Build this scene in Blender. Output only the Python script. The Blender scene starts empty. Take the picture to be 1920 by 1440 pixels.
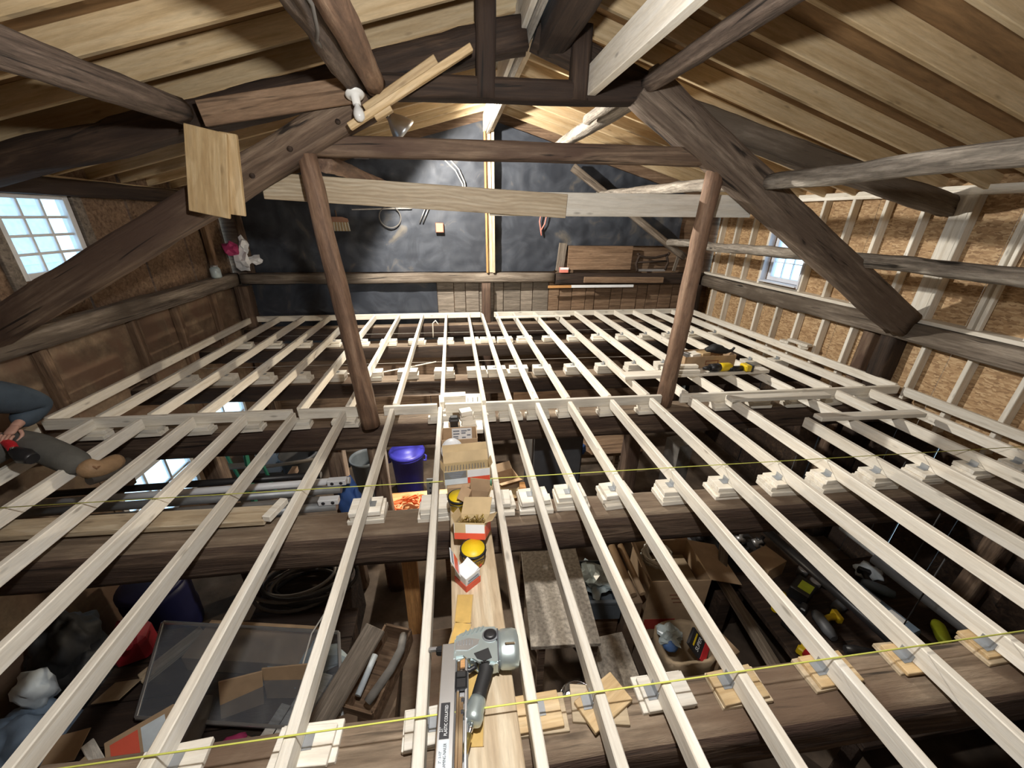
import bpy, bmesh, math, random
from mathutils import Vector, Matrix, Euler, noise
random.seed(7)
PI = math.pi
scene = bpy.context.scene
COL = scene.collection

# ------------------------------------------------------------------ camera
cam_d = bpy.data.cameras.new('camera'); cam = bpy.data.objects.new('camera', cam_d); COL.objects.link(cam)
cam_d.sensor_width = 36.0; cam_d.lens = 13.5; cam_d.clip_start = 0.02
RIGHT = Vector((0.98990222, -0.14108781, 0.01370482))
DOWN = Vector((-0.0438626, -0.39680948, -0.91685239))
FWD = Vector((0.1347949, 0.90699309, -0.39899106))
m = Matrix((RIGHT, -DOWN, -FWD)).transposed().to_4x4()
m.translation = Vector((0, 0, 1.56))
cam.matrix_world = m
scene.camera = cam

# ------------------------------------------------------------------ world, exposure
w = bpy.data.worlds.new('world'); scene.world = w; w.use_nodes = True
bg = w.node_tree.nodes['Background']
bg.inputs[0].default_value = (0.55, 0.80, 1.0, 1); bg.inputs[1].default_value = 1.5
vs = scene.view_settings
vs.view_transform = 'Standard'; vs.look = 'None'; vs.gamma = 1.0; vs.use_curve_mapping = False; vs.exposure = 0.8

LIGHT_BACK = 120.0     # work bulb hanging just above the camera
LIGHT_CLAMP = 430.0    # clamp lamp past the middle truss (spot)
LIGHT_LOW = 45.0       # bulb on the ground floor

# ------------------------------------------------------------------ tagging and building helpers
def tag(o, label=None, cat=None, group=None, kind=None):
    if label: o['label'] = label
    if cat: o['category'] = cat
    if group: o['group'] = group
    if kind: o['kind'] = kind
    return o
def empty(name, loc=(0, 0, 0), label=None, cat=None, group=None, kind=None):
    o = bpy.data.objects.new(name, None); COL.objects.link(o); o.location = loc
    o.empty_display_size = 0.1
    return tag(o, label, cat, group, kind)
def put(o, parent=None):
    COL.objects.link(o)
    if parent is not None:
        o.parent = parent
        o.matrix_parent_inverse = world_of(parent).inverted()
    return o
def world_of(o):
    mb = o.matrix_basis.copy()
    if o.parent is not None:
        return world_of(o.parent) @ o.matrix_parent_inverse @ mb
    return mb
def mesh(name, verts, faces, mat, parent=None, M=None, smooth=False):
    me = bpy.data.meshes.new(name); me.from_pydata([tuple(v) for v in verts], [], faces)
    if smooth: me.polygons.foreach_set('use_smooth', [True] * len(me.polygons))
    me.update()
    if mat: me.materials.append(MAT[mat])
    o = bpy.data.objects.new(name, me)
    if M is not None: o.matrix_basis = M
    return put(o, parent)
def share(name, me, M, parent=None):
    o = bpy.data.objects.new(name, me); o.matrix_basis = M
    return put(o, parent)
def axis_frame(p0, p1, up=(0, 0, 1), roll=0.0):
    p0 = Vector(p0); p1 = Vector(p1); x = (p1 - p0).normalized(); up = Vector(up)
    if abs(x.dot(up)) > 0.98: up = Vector((0, 1, 0))
    y = up.cross(x).normalized(); z = x.cross(y)
    R = Matrix((x, y, z)).transposed().to_4x4() @ Matrix.Rotation(roll, 4, 'X')
    R.translation = p0
    return R, (p1 - p0).length
def box_data(sx, sy, sz, ch=0.003):
    c = min(ch, sx * .2, sy * .2, sz * .2); vs = []
    bm = bmesh.new(); bmesh.ops.create_cube(bm, size=1.0)
    for v in bm.verts: v.co = Vector((v.co.x * sx, v.co.y * sy, v.co.z * sz))
    if c > 0.0004: bmesh.ops.bevel(bm, geom=bm.edges[:], offset=c, segments=1, affect='EDGES')
    vs = [v.co.copy() for v in bm.verts]; fs = [[v.index for v in f.verts] for f in bm.faces]
    bm.verts.index_update(); fs = [[v.index for v in f.verts] for f in bm.faces]
    bm.free(); return vs, fs
def box(name, c, size, mat, rot=(0, 0, 0), parent=None, ch=0.003):
    v, f = box_data(*size, ch)
    M = Matrix.Translation(c) @ Euler(rot).to_matrix().to_4x4()
    return mesh(name, v, f, mat, parent, M)
def beam(name, p0, p1, w, h, mat, parent=None, rough=0.0, roll=0.0, seg=0.11, taper=1.0, seed=None, up=(0, 0, 1)):
    """squared timber: local X runs along the grain, w sideways, h upright"""
    R, L = axis_frame(p0, p1, up, roll)
    if rough == 0:
        v, f = box_data(L, w, h, 0.004)
        return mesh(name, [Vector((a.x + L / 2, a.y, a.z)) for a in v], f, mat, parent, R)
    sd = Vector((random.random() * 90, random.random() * 90, random.random() * 90))
    n = max(3, int(L / seg)); k = 5; ring = []
    for i in range(k): ring.append((-1 + 2 * i / k, -1))
    for i in range(k): ring.append((1, -1 + 2 * i / k))
    for i in range(k): ring.append((1 - 2 * i / k, 1))
    for i in range(k): ring.append((-1, 1 - 2 * i / k))
    m_ = len(ring); V = []; F = []
    for i in range(n + 1):
        x = L * i / n; s = 1 + (taper - 1) * i / n
        wy = noise.noise(Vector((x * .7, 3.1, 0)) + sd) * rough * 1.2; wz = noise.noise(Vector((x * .7, 0, 7.7)) + sd) * rough * 1.2
        for (a, b) in ring:
            r = (abs(a) ** 7 + abs(b) ** 7) ** (1 / 7.0); a2, b2 = a / r, b / r
            d = noise.noise(Vector((x * 2.2, a2 * 1.5, b2 * 1.5)) + sd) * rough + noise.noise(Vector((x * 7, a2 * 4, b2 * 4)) + sd) * rough * .45
            y, z = a2 * w / 2 * s, b2 * h / 2 * s; q = math.hypot(y, z)
            V.append(Vector((x, y + wy + d * y / q, z + wz + d * z / q)))
    for i in range(n):
        for j in range(m_):
            F.append((i * m_ + j, i * m_ + (j + 1) % m_, (i + 1) * m_ + (j + 1) % m_, (i + 1) * m_ + j))
    F.append(tuple(reversed(range(m_)))); F.append(tuple(range(n * m_, (n + 1) * m_)))
    o = mesh(name, V, F, mat, parent, R)
    for p in o.data.polygons[:-2]: p.use_smooth = True
    return o
def tube(name, pts, r, mat, parent=None, n=10, bump=0.0, sub=1, closed=False):
    """round bar along a polyline; r one radius or one per point; local X along its first leg"""
    P = [Vector(p) for p in pts]; rr = r if isinstance(r, (list, tuple)) else [r] * len(P)
    if sub > 1:
        Q = []; q = []
        for i in range(len(P) - 1):
            for s in range(sub):
                t = s / sub; Q.append(P[i].lerp(P[i + 1], t)); q.append(rr[i] + (rr[i + 1] - rr[i]) * t)
        Q.append(P[-1]); q.append(rr[-1]); P, rr = Q, q
    R0, _ = axis_frame(P[0], P[1]); inv = R0.inverted(); P = [inv @ p for p in P]
    sd = Vector((random.random() * 90, random.random() * 90, 0)); V = []; F = []
    prev = Vector((0, 0, 1)); N = len(P)
    for i in range(N):
        a = P[(i - 1) % N] if closed else P[max(i - 1, 0)]; b = P[(i + 1) % N] if closed else P[min(i + 1, N - 1)]
        t = (b - a).normalized(); u = (prev - t * prev.dot(t))
        if u.length < 1e-4: u = t.orthogonal()
        u.normalize(); prev = u; v = t.cross(u)
        off = Vector((0, 0, 0))
        if bump: off = u * noise.noise(P[i] * 1.3 + sd) * bump * 1.5 + v * noise.noise(P[i] * 1.3 - sd) * bump * 1.5
        for j in range(n):
            th = 2 * PI * j / n; d = u * math.cos(th) + v * math.sin(th)
            rad = rr[i]
            if bump: rad += noise.noise(P[i] * 5 + d * 1.2 + sd) * bump
            V.append(P[i] + off + d * rad)
    for i in range(N if closed else N - 1):
        for j in range(n):
            F.append((i * n + j, i * n + (j + 1) % n, ((i + 1) % N) * n + (j + 1) % n, ((i + 1) % N) * n + j))
    nb = len(F)
    if not closed: F.append(tuple(reversed(range(n)))); F.append(tuple(range((N - 1) * n, N * n)))
    o = mesh(name, V, F, mat, parent, R0)
    for p in o.data.polygons[:nb]: p.use_smooth = True
    return o
def log(name, p0, p1, r0, r1, mat, parent=None, bump=0.012, n=14):
    L = (Vector(p1) - Vector(p0)).length
    return tube(name, [p0, p1], [r0, r1], mat, parent, n, bump, max(4, int(L / .1)))
def lathe(name, prof, mat, loc=(0, 0, 0), rot=(0, 0, 0), parent=None, n=28, M=None):
    V = []; F = []
    for (r, z) in prof:
        for j in range(n):
            a = 2 * PI * j / n; V.append((max(r, 1e-4) * math.cos(a), max(r, 1e-4) * math.sin(a), z))
    for i in range(len(prof) - 1):
        for j in range(n): F.append((i * n + j, i * n + (j + 1) % n, (i + 1) * n + (j + 1) % n, (i + 1) * n + j))
    F.append(tuple(reversed(range(n)))); F.append(tuple(range((len(prof) - 1) * n, len(prof) * n)))
    if M is None: M = Matrix.Translation(loc) @ Euler(rot).to_matrix().to_4x4()
    o = mesh(name, V, F, mat, parent, M)
    for p in o.data.polygons[:-2]: p.use_smooth = True
    return o
def prism(name, outline, depth, mat, M, parent=None, ch=0.0):
    """outline in local XY, extruded by depth along local Z (centred)"""
    n = len(outline); V = [(x, y, -depth / 2) for x, y in outline] + [(x, y, depth / 2) for x, y in outline]
    F = [tuple(reversed(range(n))), tuple(range(n, 2 * n))] + [(i, (i + 1) % n, n + (i + 1) % n, n + i) for i in range(n)]
    if ch:
        bm = bmesh.new(); vv = [bm.verts.new(v) for v in V]
        for f in F: bm.faces.new([vv[i] for i in f])
        bmesh.ops.bevel(bm, geom=bm.edges[:], offset=ch, segments=2, affect='EDGES')
        bm.verts.index_update(); V = [v.co.copy() for v in bm.verts]; F = [[v.index for v in f.verts] for f in bm.faces]; bm.free()
    return mesh(name, V, F, mat, parent, M)
def lettering(s, size, M, mat, parent, align='CENTER'):
    c = bpy.data.curves.new('lettering', 'FONT'); c.body = s; c.size = size; c.align_x = align; c.align_y = 'CENTER'; c.extrude = 0.0004
    t = bpy.data.objects.new('lettering', c); COL.objects.link(t)
    bpy.context.view_layer.update()
    me = bpy.data.meshes.new_from_object(t.evaluated_get(bpy.context.evaluated_depsgraph_get()))
    bpy.data.objects.remove(t); bpy.data.curves.remove(c)
    me.materials.clear(); me.materials.append(MAT[mat])
    return share('lettering', me, M, parent)
def open_box(name, c, size, mat, parent, rot=(0, 0, 0), t=0.004, skip=()):
    """a carton: floor and four walls, open at the top, each a part"""
    sx, sy, sz = size; M = Matrix.Translation(c) @ Euler(rot).to_matrix().to_4x4()
    for nm, cc, ss in (('bottom', (0, 0, t / 2), (sx, sy, t)), ('side', (-sx / 2, 0, sz / 2), (t, sy, sz)), ('side', (sx / 2, 0, sz / 2), (t, sy, sz)),
                       ('side', (0, -sy / 2, sz / 2), (sx, t, sz)), ('side', (0, sy / 2, sz / 2), (sx, t, sz))):
        v, f = box_data(*ss, 0.001); mesh(nm, v, f, mat, parent, M @ Matrix.Translation(cc))
    return M
def flap(M, hinge, axis, ang, w, l, mat, parent, t=0.004):
    """carton flap: hinge point in box space, axis 'X' or 'Y', opened by ang"""
    v, f = box_data(w if axis == 'X' else l, l if axis == 'X' else w, t, 0.001)
    sh = Matrix.Translation((0, l / 2, 0)) if axis == 'X' else Matrix.Translation((l / 2, 0, 0))
    return mesh('flap', v, f, mat, parent, M @ Matrix.Translation(hinge) @ Matrix.Rotation(ang, 4, axis) @ sh)

# ------------------------------------------------------------------ materials
MAT = {}
class NT:
    def __init__(s, name):
        m = bpy.data.materials.new(name); m.use_nodes = True; MAT[name] = m; s.t = m.node_tree; s.n = s.t.nodes
        s.b = s.n['Principled BSDF']
    def add(s, typ, **kw):
        n = s.n.new(typ)
        for k, v in kw.items():
            if k in n.inputs: n.inputs[k].default_value = v
            else: setattr(n, k, v)
        return n
    def ln(s, a, b): s.t.links.new(a, b)
    def ramp(s, fac, stops):
        r = s.n.new('ShaderNodeValToRGB'); e = r.color_ramp.elements
        while len(e) < len(stops): e.new(0.5)
        for el, (p, c) in zip(e, stops): el.position = p; el.color = tuple(c) + (1,) if len(c) == 3 else c
        s.ln(fac, r.inputs[0]); return r.outputs[0]
    def coords(s, scale, rnd=True):
        tc = s.add('ShaderNodeTexCoord'); v = tc.outputs['Object']
        if rnd:
            oi = s.add('ShaderNodeObjectInfo'); mu = s.add('ShaderNodeMath', operation='MULTIPLY'); mu.inputs[1].default_value = 37.0
            s.ln(oi.outputs['Random'], mu.inputs[0]); ad = s.add('ShaderNodeVectorMath', operation='ADD'); s.ln(v, ad.inputs[0]); s.ln(mu.outputs[0], ad.inputs[1]); v = ad.outputs[0]
            s.rand = oi.outputs['Random']
        mp = s.add('ShaderNodeMapping'); mp.inputs['Scale'].default_value = scale; s.ln(v, mp.inputs['Vector']); return mp.outputs[0]
    def noise(s, vec, scale=1.0, detail=5.0, dist=0.0, rough=0.55):
        n = s.add('ShaderNodeTexNoise', Scale=scale, Detail=detail, Roughness=rough, Distortion=dist); s.ln(vec, n.inputs['Vector']); return n.outputs['Fac']
    def mix(s, fac, a, b, mode='MIX'):
        n = s.add('ShaderNodeMix', data_type='RGBA', blend_type=mode)
        for i, x in ((0, fac), (6, a), (7, b)):
            if hasattr(x, 'links') or hasattr(x, 'is_linked'): s.ln(x, n.inputs[i])
            else: n.inputs[i].default_value = x if i == 0 else (tuple(x) + (1,) if len(x) == 3 else x)
        return n.outputs[2]
    def bump(s, h, strength=0.3, dist=0.01):
        b = s.add('ShaderNodeBump', Strength=strength, Distance=dist); s.ln(h, b.inputs['Height']); s.ln(b.outputs[0], s.b.inputs['Normal'])
def plain(name, col, rough=0.55, metal=0.0, var=0.12, scale=9.0, bump=0.0, **kw):
    s = NT(name); f = s.noise(s.coords((scale, scale, scale)), 1.0, 4.0)
    lo = tuple(c * (1 - var) for c in col); hi = tuple(min(1, c * (1 + var)) for c in col)
    s.ln(s.ramp(f, [(0.3, lo), (0.7, hi)]), s.b.inputs['Base Color'])
    s.b.inputs['Roughness'].default_value = rough; s.b.inputs['Metallic'].default_value = metal
    if bump: s.bump(f, bump, 0.02)
    for k, v in kw.items(): s.b.inputs[k.replace('_', ' ')].default_value = v
    return s
def wood(name, lo, mid, hi, gx=1.4, gy=26.0, knots=0.0, cracks=0.0, rough=0.7, bump=0.25, stain=None, dist=0.7, ring=0.0, grain=0.28):
    s = NT(name); vec = s.coords((gx, gy, gy)); f = s.noise(vec, 1.0, 6.0, dist)
    c = s.ramp(f, [(0.28, lo), (0.5, mid), (0.74, hi)])
    if ring:   # broad cathedral figure of a flat-sawn board
        v3 = s.coords((1.5, 5.0, 5.0)); wv = s.add('ShaderNodeTexWave', Scale=2.2, Distortion=11.0, Detail=2.0); wv.inputs['Detail Scale'].default_value = .7
        wv.bands_direction = 'Z'; s.ln(v3, wv.inputs['Vector'])
        c = s.mix(s.ramp(wv.outputs['Fac'], [(0.35, (0, 0, 0)), (0.8, (ring,) * 3)]), c, lo)
    fine = s.noise(s.coords((gx * 7, gy * 3.2, gy * 3.2)), 1.0, 4.0, .3, .7); c = s.mix(1.0, c, s.ramp(fine, [(0.30, (1 - grain,) * 3), (0.70, (1 + grain * .6,) * 3)]), 'MULTIPLY')
    if stain:
        f2 = s.noise(s.coords((1.1, 3.0, 3.0)), 1.0, 5.0, .4); c = s.mix(s.ramp(f2, [(0.42, (0, 0, 0)), (0.62, (1, 1, 1))]), c, stain)
    if knots:
        v2 = s.coords((3.4, 11, 11)); vo = s.add('ShaderNodeTexVoronoi', Scale=1.0, Randomness=1.0); s.ln(v2, vo.inputs['Vector'])
        k = s.ramp(vo.outputs['Distance'], [(0.05, (knots,) * 3), (0.14, (0, 0, 0))]); c = s.mix(k, c, tuple(x * .45 for x in lo))
    if cracks:
        v4 = s.coords((.9, 16, 16)); n4 = s.noise(v4, 1.0, 3.0, 1.2); k = s.ramp(n4, [(0.30, (cracks,) * 3), (0.37, (0, 0, 0))]); c = s.mix(k, c, tuple(x * .25 for x in lo))
    # every piece of timber its own shade
    hv = s.add('ShaderNodeHueSaturation'); mr = s.add('ShaderNodeMapRange'); mr.inputs[3].default_value = .84; mr.inputs[4].default_value = 1.14
    s.ln(s.rand, mr.inputs[0]); s.ln(mr.outputs[0], hv.inputs['Value']); s.ln(c, hv.inputs['Color'])
    s.ln(hv.outputs[0], s.b.inputs['Base Color']); s.b.inputs['Roughness'].default_value = rough
    if bump:
        ad = s.add('ShaderNodeMath', operation='MULTIPLY_ADD'); ad.inputs[1].default_value = .5; s.ln(fine, ad.inputs[0]); s.ln(f, ad.inputs[2]); s.bump(ad.outputs[0], bump, 0.016)
    return s
wood('pine', (.66, .60, .50), (.81, .765, .67), (.87, .845, .78), knots=.7, rough=.6, bump=.12, grain=.12)
wood('pine_yellow', (.46, .31, .15), (.60, .44, .24), (.70, .55, .35), knots=.5, rough=.55, bump=.12, ring=.5, grain=.16)
wood('pine_board', (.40, .30, .19), (.56, .46, .32), (.66, .58, .44), knots=.5, rough=.6, bump=.12, ring=.55, grain=.16)
wood('rafter_wood', (.44, .31, .16), (.57, .43, .25), (.66, .53, .34), knots=.55, rough=.6, bump=.1, grain=.16)
wood('sheathing', (.20, .115, .05), (.28, .165, .075), (.34, .21, .10), gx=.8, gy=9, knots=.35, rough=.7, bump=.1)
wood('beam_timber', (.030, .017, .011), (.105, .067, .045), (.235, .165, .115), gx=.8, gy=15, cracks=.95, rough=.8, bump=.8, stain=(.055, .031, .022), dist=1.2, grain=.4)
wood('brace_timber', (.065, .045, .033), (.20, .15, .112), (.36, .29, .225), gx=.9, gy=16, cracks=.95, rough=.85, bump=.8, stain=(.12, .085, .062), dist=1.1, grain=.4)
wood('dark_timber', (.014, .008, .005), (.040, .023, .014), (.090, .055, .034), gx=1.0, gy=18, cracks=.9, rough=.8, bump=.6, stain=(.026, .014, .009), dist=1.0)
wood('brown_timber', (.060, .036, .023), (.165, .110, .073), (.34, .25, .175), gx=.9, gy=17, cracks=.95, rough=.8, bump=.7, stain=(.085, .050, .034), dist=1.1)
wood('grey_timber', (.075, .056, .042), (.21, .17, .133), (.40, .345, .28), cracks=.95, rough=.85, bump=.55, stain=(.11, .085, .062))
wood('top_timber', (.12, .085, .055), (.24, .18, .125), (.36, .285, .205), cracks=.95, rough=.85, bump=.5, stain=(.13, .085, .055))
wood('log_grey', (.085, .072, .058), (.27, .235, .195), (.50, .46, .40), gx=1.4, gy=17, cracks=.95, rough=.85, bump=.9, grain=.4)
wood('log_brown', (.085, .048, .030), (.20, .118, .074), (.36, .245, .165), gx=1.6, gy=14, cracks=.5, rough=.75, bump=.4)
wood('log_dark', (.035, .024, .017), (.125, .088, .066), (.27, .205, .16), gx=1.3, gy=17, cracks=.95, rough=.85, bump=.9, grain=.4)
wood('barn_board', (.10, .058, .032), (.20, .125, .075), (.31, .21, .135), cracks=.6, rough=.8, bump=.3, knots=.4)
wood('barn_board_grey', (.10, .082, .064), (.21, .175, .14), (.31, .265, .215), cracks=.6, rough=.85, bump=.3, knots=.4)
wood('panel_brown', (.13, .085, .052), (.20, .14, .09), (.27, .20, .13), gx=1.0, gy=5, rough=.75, bump=.15, stain=(.16, .095, .06))
wood('orange_wood', (.36, .17, .06), (.52, .27, .10), (.62, .36, .16), cracks=.3, rough=.55, bump=.2)
wood('plywood', (.42, .33, .21), (.58, .47, .32), (.68, .58, .42), gx=.8, gy=8, knots=.35, rough=.65, bump=.1)
wood('weathered_white', (.30, .27, .23), (.55, .52, .47), (.76, .74, .70), gx=2, gy=18, cracks=.6, rough=.8, bump=.4)
s = NT('osb'); v = s.coords((62, 62, 62), False); vo = s.add('ShaderNodeTexVoronoi', Scale=1.0); mp = s.add('ShaderNodeMapping'); mp.inputs['Scale'].default_value = (1, .35, 1.2)
ns = s.add('ShaderNodeTexNoise', Scale=.35, Detail=2.0); s.ln(v, ns.inputs['Vector']); vm = s.add('ShaderNodeVectorMath', operation='MULTIPLY_ADD'); vm.inputs[1].default_value = (2.2, 2.2, 2.2)
s.ln(ns.outputs['Color'], vm.inputs[0]); s.ln(v, vm.inputs[2]); s.ln(vm.outputs[0], mp.inputs[0]); s.ln(mp.outputs[0], vo.inputs['Vector'])
s.ln(s.ramp(vo.outputs['Color'], [(0.1, (.27, .16, .08)), (0.5, (.45, .29, .15)), (0.9, (.60, .43, .25))]), s.b.inputs['Base Color']); s.b.inputs['Roughness'].default_value = .7; s.bump(vo.outputs['Distance'], .3, .006)
s = NT('membrane'); v = s.coords((1.6, 1.6, 1.6), False); f = s.noise(v, 1.5, 7.0, 1.2); f2 = s.noise(v, .9, 4.0)
c = s.ramp(f, [(0.42, (.024, .029, .040)), (0.60, (.044, .051, .066)), (0.76, (.13, .115, .095))]); s.ln(c, s.b.inputs['Base Color'])
s.ln(s.ramp(f2, [(0.3, (.55,) * 3), (0.7, (.75,) * 3)]), s.b.inputs['Roughness']); s.bump(f, .10, .02)
s = NT('dirt_floor'); v = s.coords((2.2, 2.2, 2.2), False); f = s.noise(v, 1.6, 7.0)
s.ln(s.ramp(f, [(0.3, (.045, .032, .022)), (0.55, (.095, .068, .048)), (0.75, (.15, .115, .085))]), s.b.inputs['Base Color']); s.b.inputs['Roughness'].default_value = .9; s.bump(f, .5, .03)
plain('cardboard', (.42, .29, .175), .8); plain('cardboard_light', (.48, .36, .20), .75); plain('cardboard_inside', (.52, .40, .22), .8)
plain('white_plastic', (.75, .77, .80), .4, var=.04); plain('porcelain', (.85, .84, .80), .25, var=.03)
plain('blue_plastic', (.035, .035, .33), .4); plain('grey_plastic', (.085, .09, .10), .5); plain('black_plastic', (.018, .018, .020), .4); plain('slate_plastic', (.10, .12, .14), .5)
plain('yellow_plastic', (.78, .56, .015), .45, var=.05); plain('orange_plastic', (.75, .17, .04), .5); plain('red_card', (.72, .10, .05), .5, var=.06)
plain('red_plastic', (.55, .02, .03), .45); plain('white_card', (.78, .80, .82), .55, var=.05); plain('navy_plastic', (.012, .014, .075), .5); plain('dark_red', (.26, .012, .02), .5); plain('blue_label', (.08, .17, .40), .6)
plain('ink', (.02, .02, .025), .6); plain('pale_print', (.62, .70, .76), .6); plain('grey_print', (.22, .25, .30), .6); plain('red_print', (.42, .055, .04), .6); plain('brown_print', (.24, .11, .065), .7)
plain('alu', (.62, .64, .66), .35, metal=.9, var=.05); plain('chrome', (.85, .86, .88), .12, metal=1.0, var=.02); plain('steel', (.42, .42, .43), .4, metal=.8, var=.15)
plain('galv', (.36, .38, .40), .5, metal=.6, var=.15); plain('teal_metal', (.50, .59, .60), .34, metal=.7, var=.06); plain('brass', (.55, .42, .15), .35, metal=.9)
plain('rubber', (.016, .016, .017), .65); plain('hose_grey', (.13, .12, .11), .6); plain('cable_white', (.66, .64, .58), .55); plain('copper', (.55, .25, .16), .35, metal=.8)
plain('string_yellow', (.74, .78, .16), .6, var=.05); plain('string_pale', (.55, .52, .46), .6); plain('green_paint', (.03, .20, .13), .45); plain('paper_tan', (.33, .25, .16), .8, bump=.3)
plain('tape_amber', (.60, .40, .13), .3, var=.15, scale=14); plain('white_paint', (.70, .71, .72), .5, var=.06); plain('vinyl', (.72, .76, .84), .35, var=.04)
plain('denim', (.055, .078, .105), .85, bump=.4, scale=14); plain('trouser', (.115, .112, .10), .9, bump=.3, scale=14); plain('skin', (.52, .30, .23), .5, var=.05); plain('leather', (.24, .12, .055), .6, bump=.4, scale=20); plain('leather_pale', (.34, .215, .115), .65, bump=.4, scale=20); plain('sole', (.05, .04, .032), .8)
plain('magenta', (.36, .03, .12), .7); plain('blue_cloth', (.05, .12, .36), .7); plain('blue_grey', (.16, .22, .30), .6); plain('lime', (.60, .75, .05), .5); plain('stone_grey', (.19, .18, .165), .8, var=.3); plain('hair', (.05, .035, .025), .7)
plain('speckled_top', (.33, .29, .24), .7, var=.4, scale=40); plain('plastic_film', (.42, .50, .52), .25); plain('brush_wood', (.36, .20, .14), .6); plain('pink_card', (.68, .22, .17), .6); plain('snow_siding', (.62, .74, .86), .7)
s = NT('glass'); tr = s.add('ShaderNodeBsdfTransparent'); tr.inputs[0].default_value = (.93, .97, 1, 1); gl = s.add('ShaderNodeBsdfGlossy', Roughness=.03); fr = s.add('ShaderNodeFresnel', IOR=1.45); mx = s.add('ShaderNodeMixShader')
s.ln(fr.outputs[0], mx.inputs[0]); s.ln(tr.outputs[0], mx.inputs[1]); s.ln(gl.outputs[0], mx.inputs[2]); s.ln(mx.outputs[0], s.n['Material Output'].inputs[0])
s = NT('dusty_glass'); tr = s.add('ShaderNodeBsdfTransparent'); tr.inputs[0].default_value = (.75, .80, .85, 1); gl = s.add('ShaderNodeBsdfGlossy', Roughness=.12); df = s.add('ShaderNodeBsdfDiffuse'); df.inputs[0].default_value = (.30, .33, .38, 1)
m1 = s.add('ShaderNodeMixShader'); m1.inputs[0].default_value = .28; s.ln(tr.outputs[0], m1.inputs[1]); s.ln(df.outputs[0], m1.inputs[2]); m2 = s.add('ShaderNodeMixShader'); m2.inputs[0].default_value = .12; s.ln(m1.outputs[0], m2.inputs[1]); s.ln(gl.outputs[0], m2.inputs[2]); s.ln(m2.outputs[0], s.n['Material Output'].inputs[0])
s = NT('bulb_glass'); s.b.inputs['Base Color'].default_value = (.72, .72, .70, 1); s.b.inputs['Roughness'].default_value = .15
s = NT('bulb_lit'); s.b.inputs['Emission Color'].default_value = (1, .93, .80, 1); s.b.inputs['Emission Strength'].default_value = 12
s = NT('clear_wrap'); tr = s.add('ShaderNodeBsdfTransparent'); gl = s.add('ShaderNodeBsdfGlossy', Roughness=.2); mx = s.add('ShaderNodeMixShader'); mx.inputs[0].default_value = .3; s.ln(tr.outputs[0], mx.inputs[1]); s.ln(gl.outputs[0], mx.inputs[2]); s.ln(mx.outputs[0], s.n['Material Output'].inputs[0])

def point_light(name, loc, energy, col, radius, parent=None):
    d = bpy.data.lights.new(name, 'POINT'); d.energy = energy; d.color = col; d.shadow_soft_size = radius
    o = bpy.data.objects.new(name, d); o.location = loc
    return put(o, parent)

# ================================================================== THE SETTING
XL, XR, YF, YN, ZF = -3.45, 4.65, 6.86, -3.2, -2.3
ROOF0, SL, XRIDGE = 1.84, 0.27, 0.60
def roof_z(x): return ROOF0 + SL * ((XR - x) if x > XRIDGE else (x - XL))
def struct(o): return tag(o, kind='structure')
struct(box('floor', ((XL + XR) / 2, (YF + YN) / 2, ZF - .06), (XR - XL + .8, YF - YN + .6, .12), 'dirt_floor', ch=0))

# ---- roof: sheathing slabs with one rafter every 0.406 m hung below them
def roof_side(name, xa, xb):
    za, zb = roof_z(xa), roof_z(xb); d = Vector((xb - xa, 0, zb - za)); n = Vector((-d.z, 0, d.x)).normalized()
    if n.z < 0: n = -n
    mid = Vector(((xa + xb) / 2, (YF + YN) / 2, (za + zb) / 2)) + n * (.14 + .012)
    M = Matrix((d.normalized(), Vector((0, 1, 0)), d.normalized().cross(Vector((0, 1, 0))))).transposed().to_4x4(); M.translation = mid
    v, f = box_data(d.length, YF - YN + .4, .024, 0)
    c = struct(mesh(name, v, f, 'sheathing', None, M))
    first = None; k = -13
    while True:
        y = 2.34 + .406 * k; k += 1
        if y > 6.8: break
        if y < YN + .05: continue
        p0 = Vector((xa, y, za)) + n * .07; p1 = Vector((xb, y, zb)) + n * .07
        if first is None: first = beam('rafter', p0, p1, .038, .14, 'rafter_wood', c)
        else:
            R, _ = axis_frame(p0, p1); share('rafter', first.data, R, c)
    return c
roof_side('ceiling_left', XL - .25, XRIDGE)
roof_side('ceiling_right', XR + .35, XRIDGE)

# ---- far gable wall: boards behind, black membrane stapled over, loose boards showing under the girt
wf = struct(mesh('wall_far', [(XL - .1, YF + .03, ZF), (XR + .2, YF + .03, ZF), (XR + .2, YF + .03, 1.9), (XRIDGE, YF + .03, 3.08), (XL - .1, YF + .03, 1.9),
     (XL - .1, YF + .09, ZF), (XR + .2, YF + .09, ZF), (XR + .2, YF + .09, 1.9), (XRIDGE, YF + .09, 3.08), (XL - .1, YF + .09, 1.9)],
     [(0, 1, 2, 3, 4), (9, 8, 7, 6, 5), (0, 5, 6, 1), (1, 6, 7, 2), (2, 7, 8, 3), (3, 8, 9, 4), (4, 9, 5, 0)], 'barn_board'))
x = -.32; k = 0
while x < 4.55:          # vertical barn boards under the girt
    bw = (.29, .20, .24, .26, .17, .31, .22)[k % 7]
    box('board', (x + bw / 2, YF + .014 - .006 * (k % 3), -.05), (bw - .012, .026, 1.16), 'barn_board_grey' if x < 1.6 else 'barn_board', parent=wf); x += bw; k += 1
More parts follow.
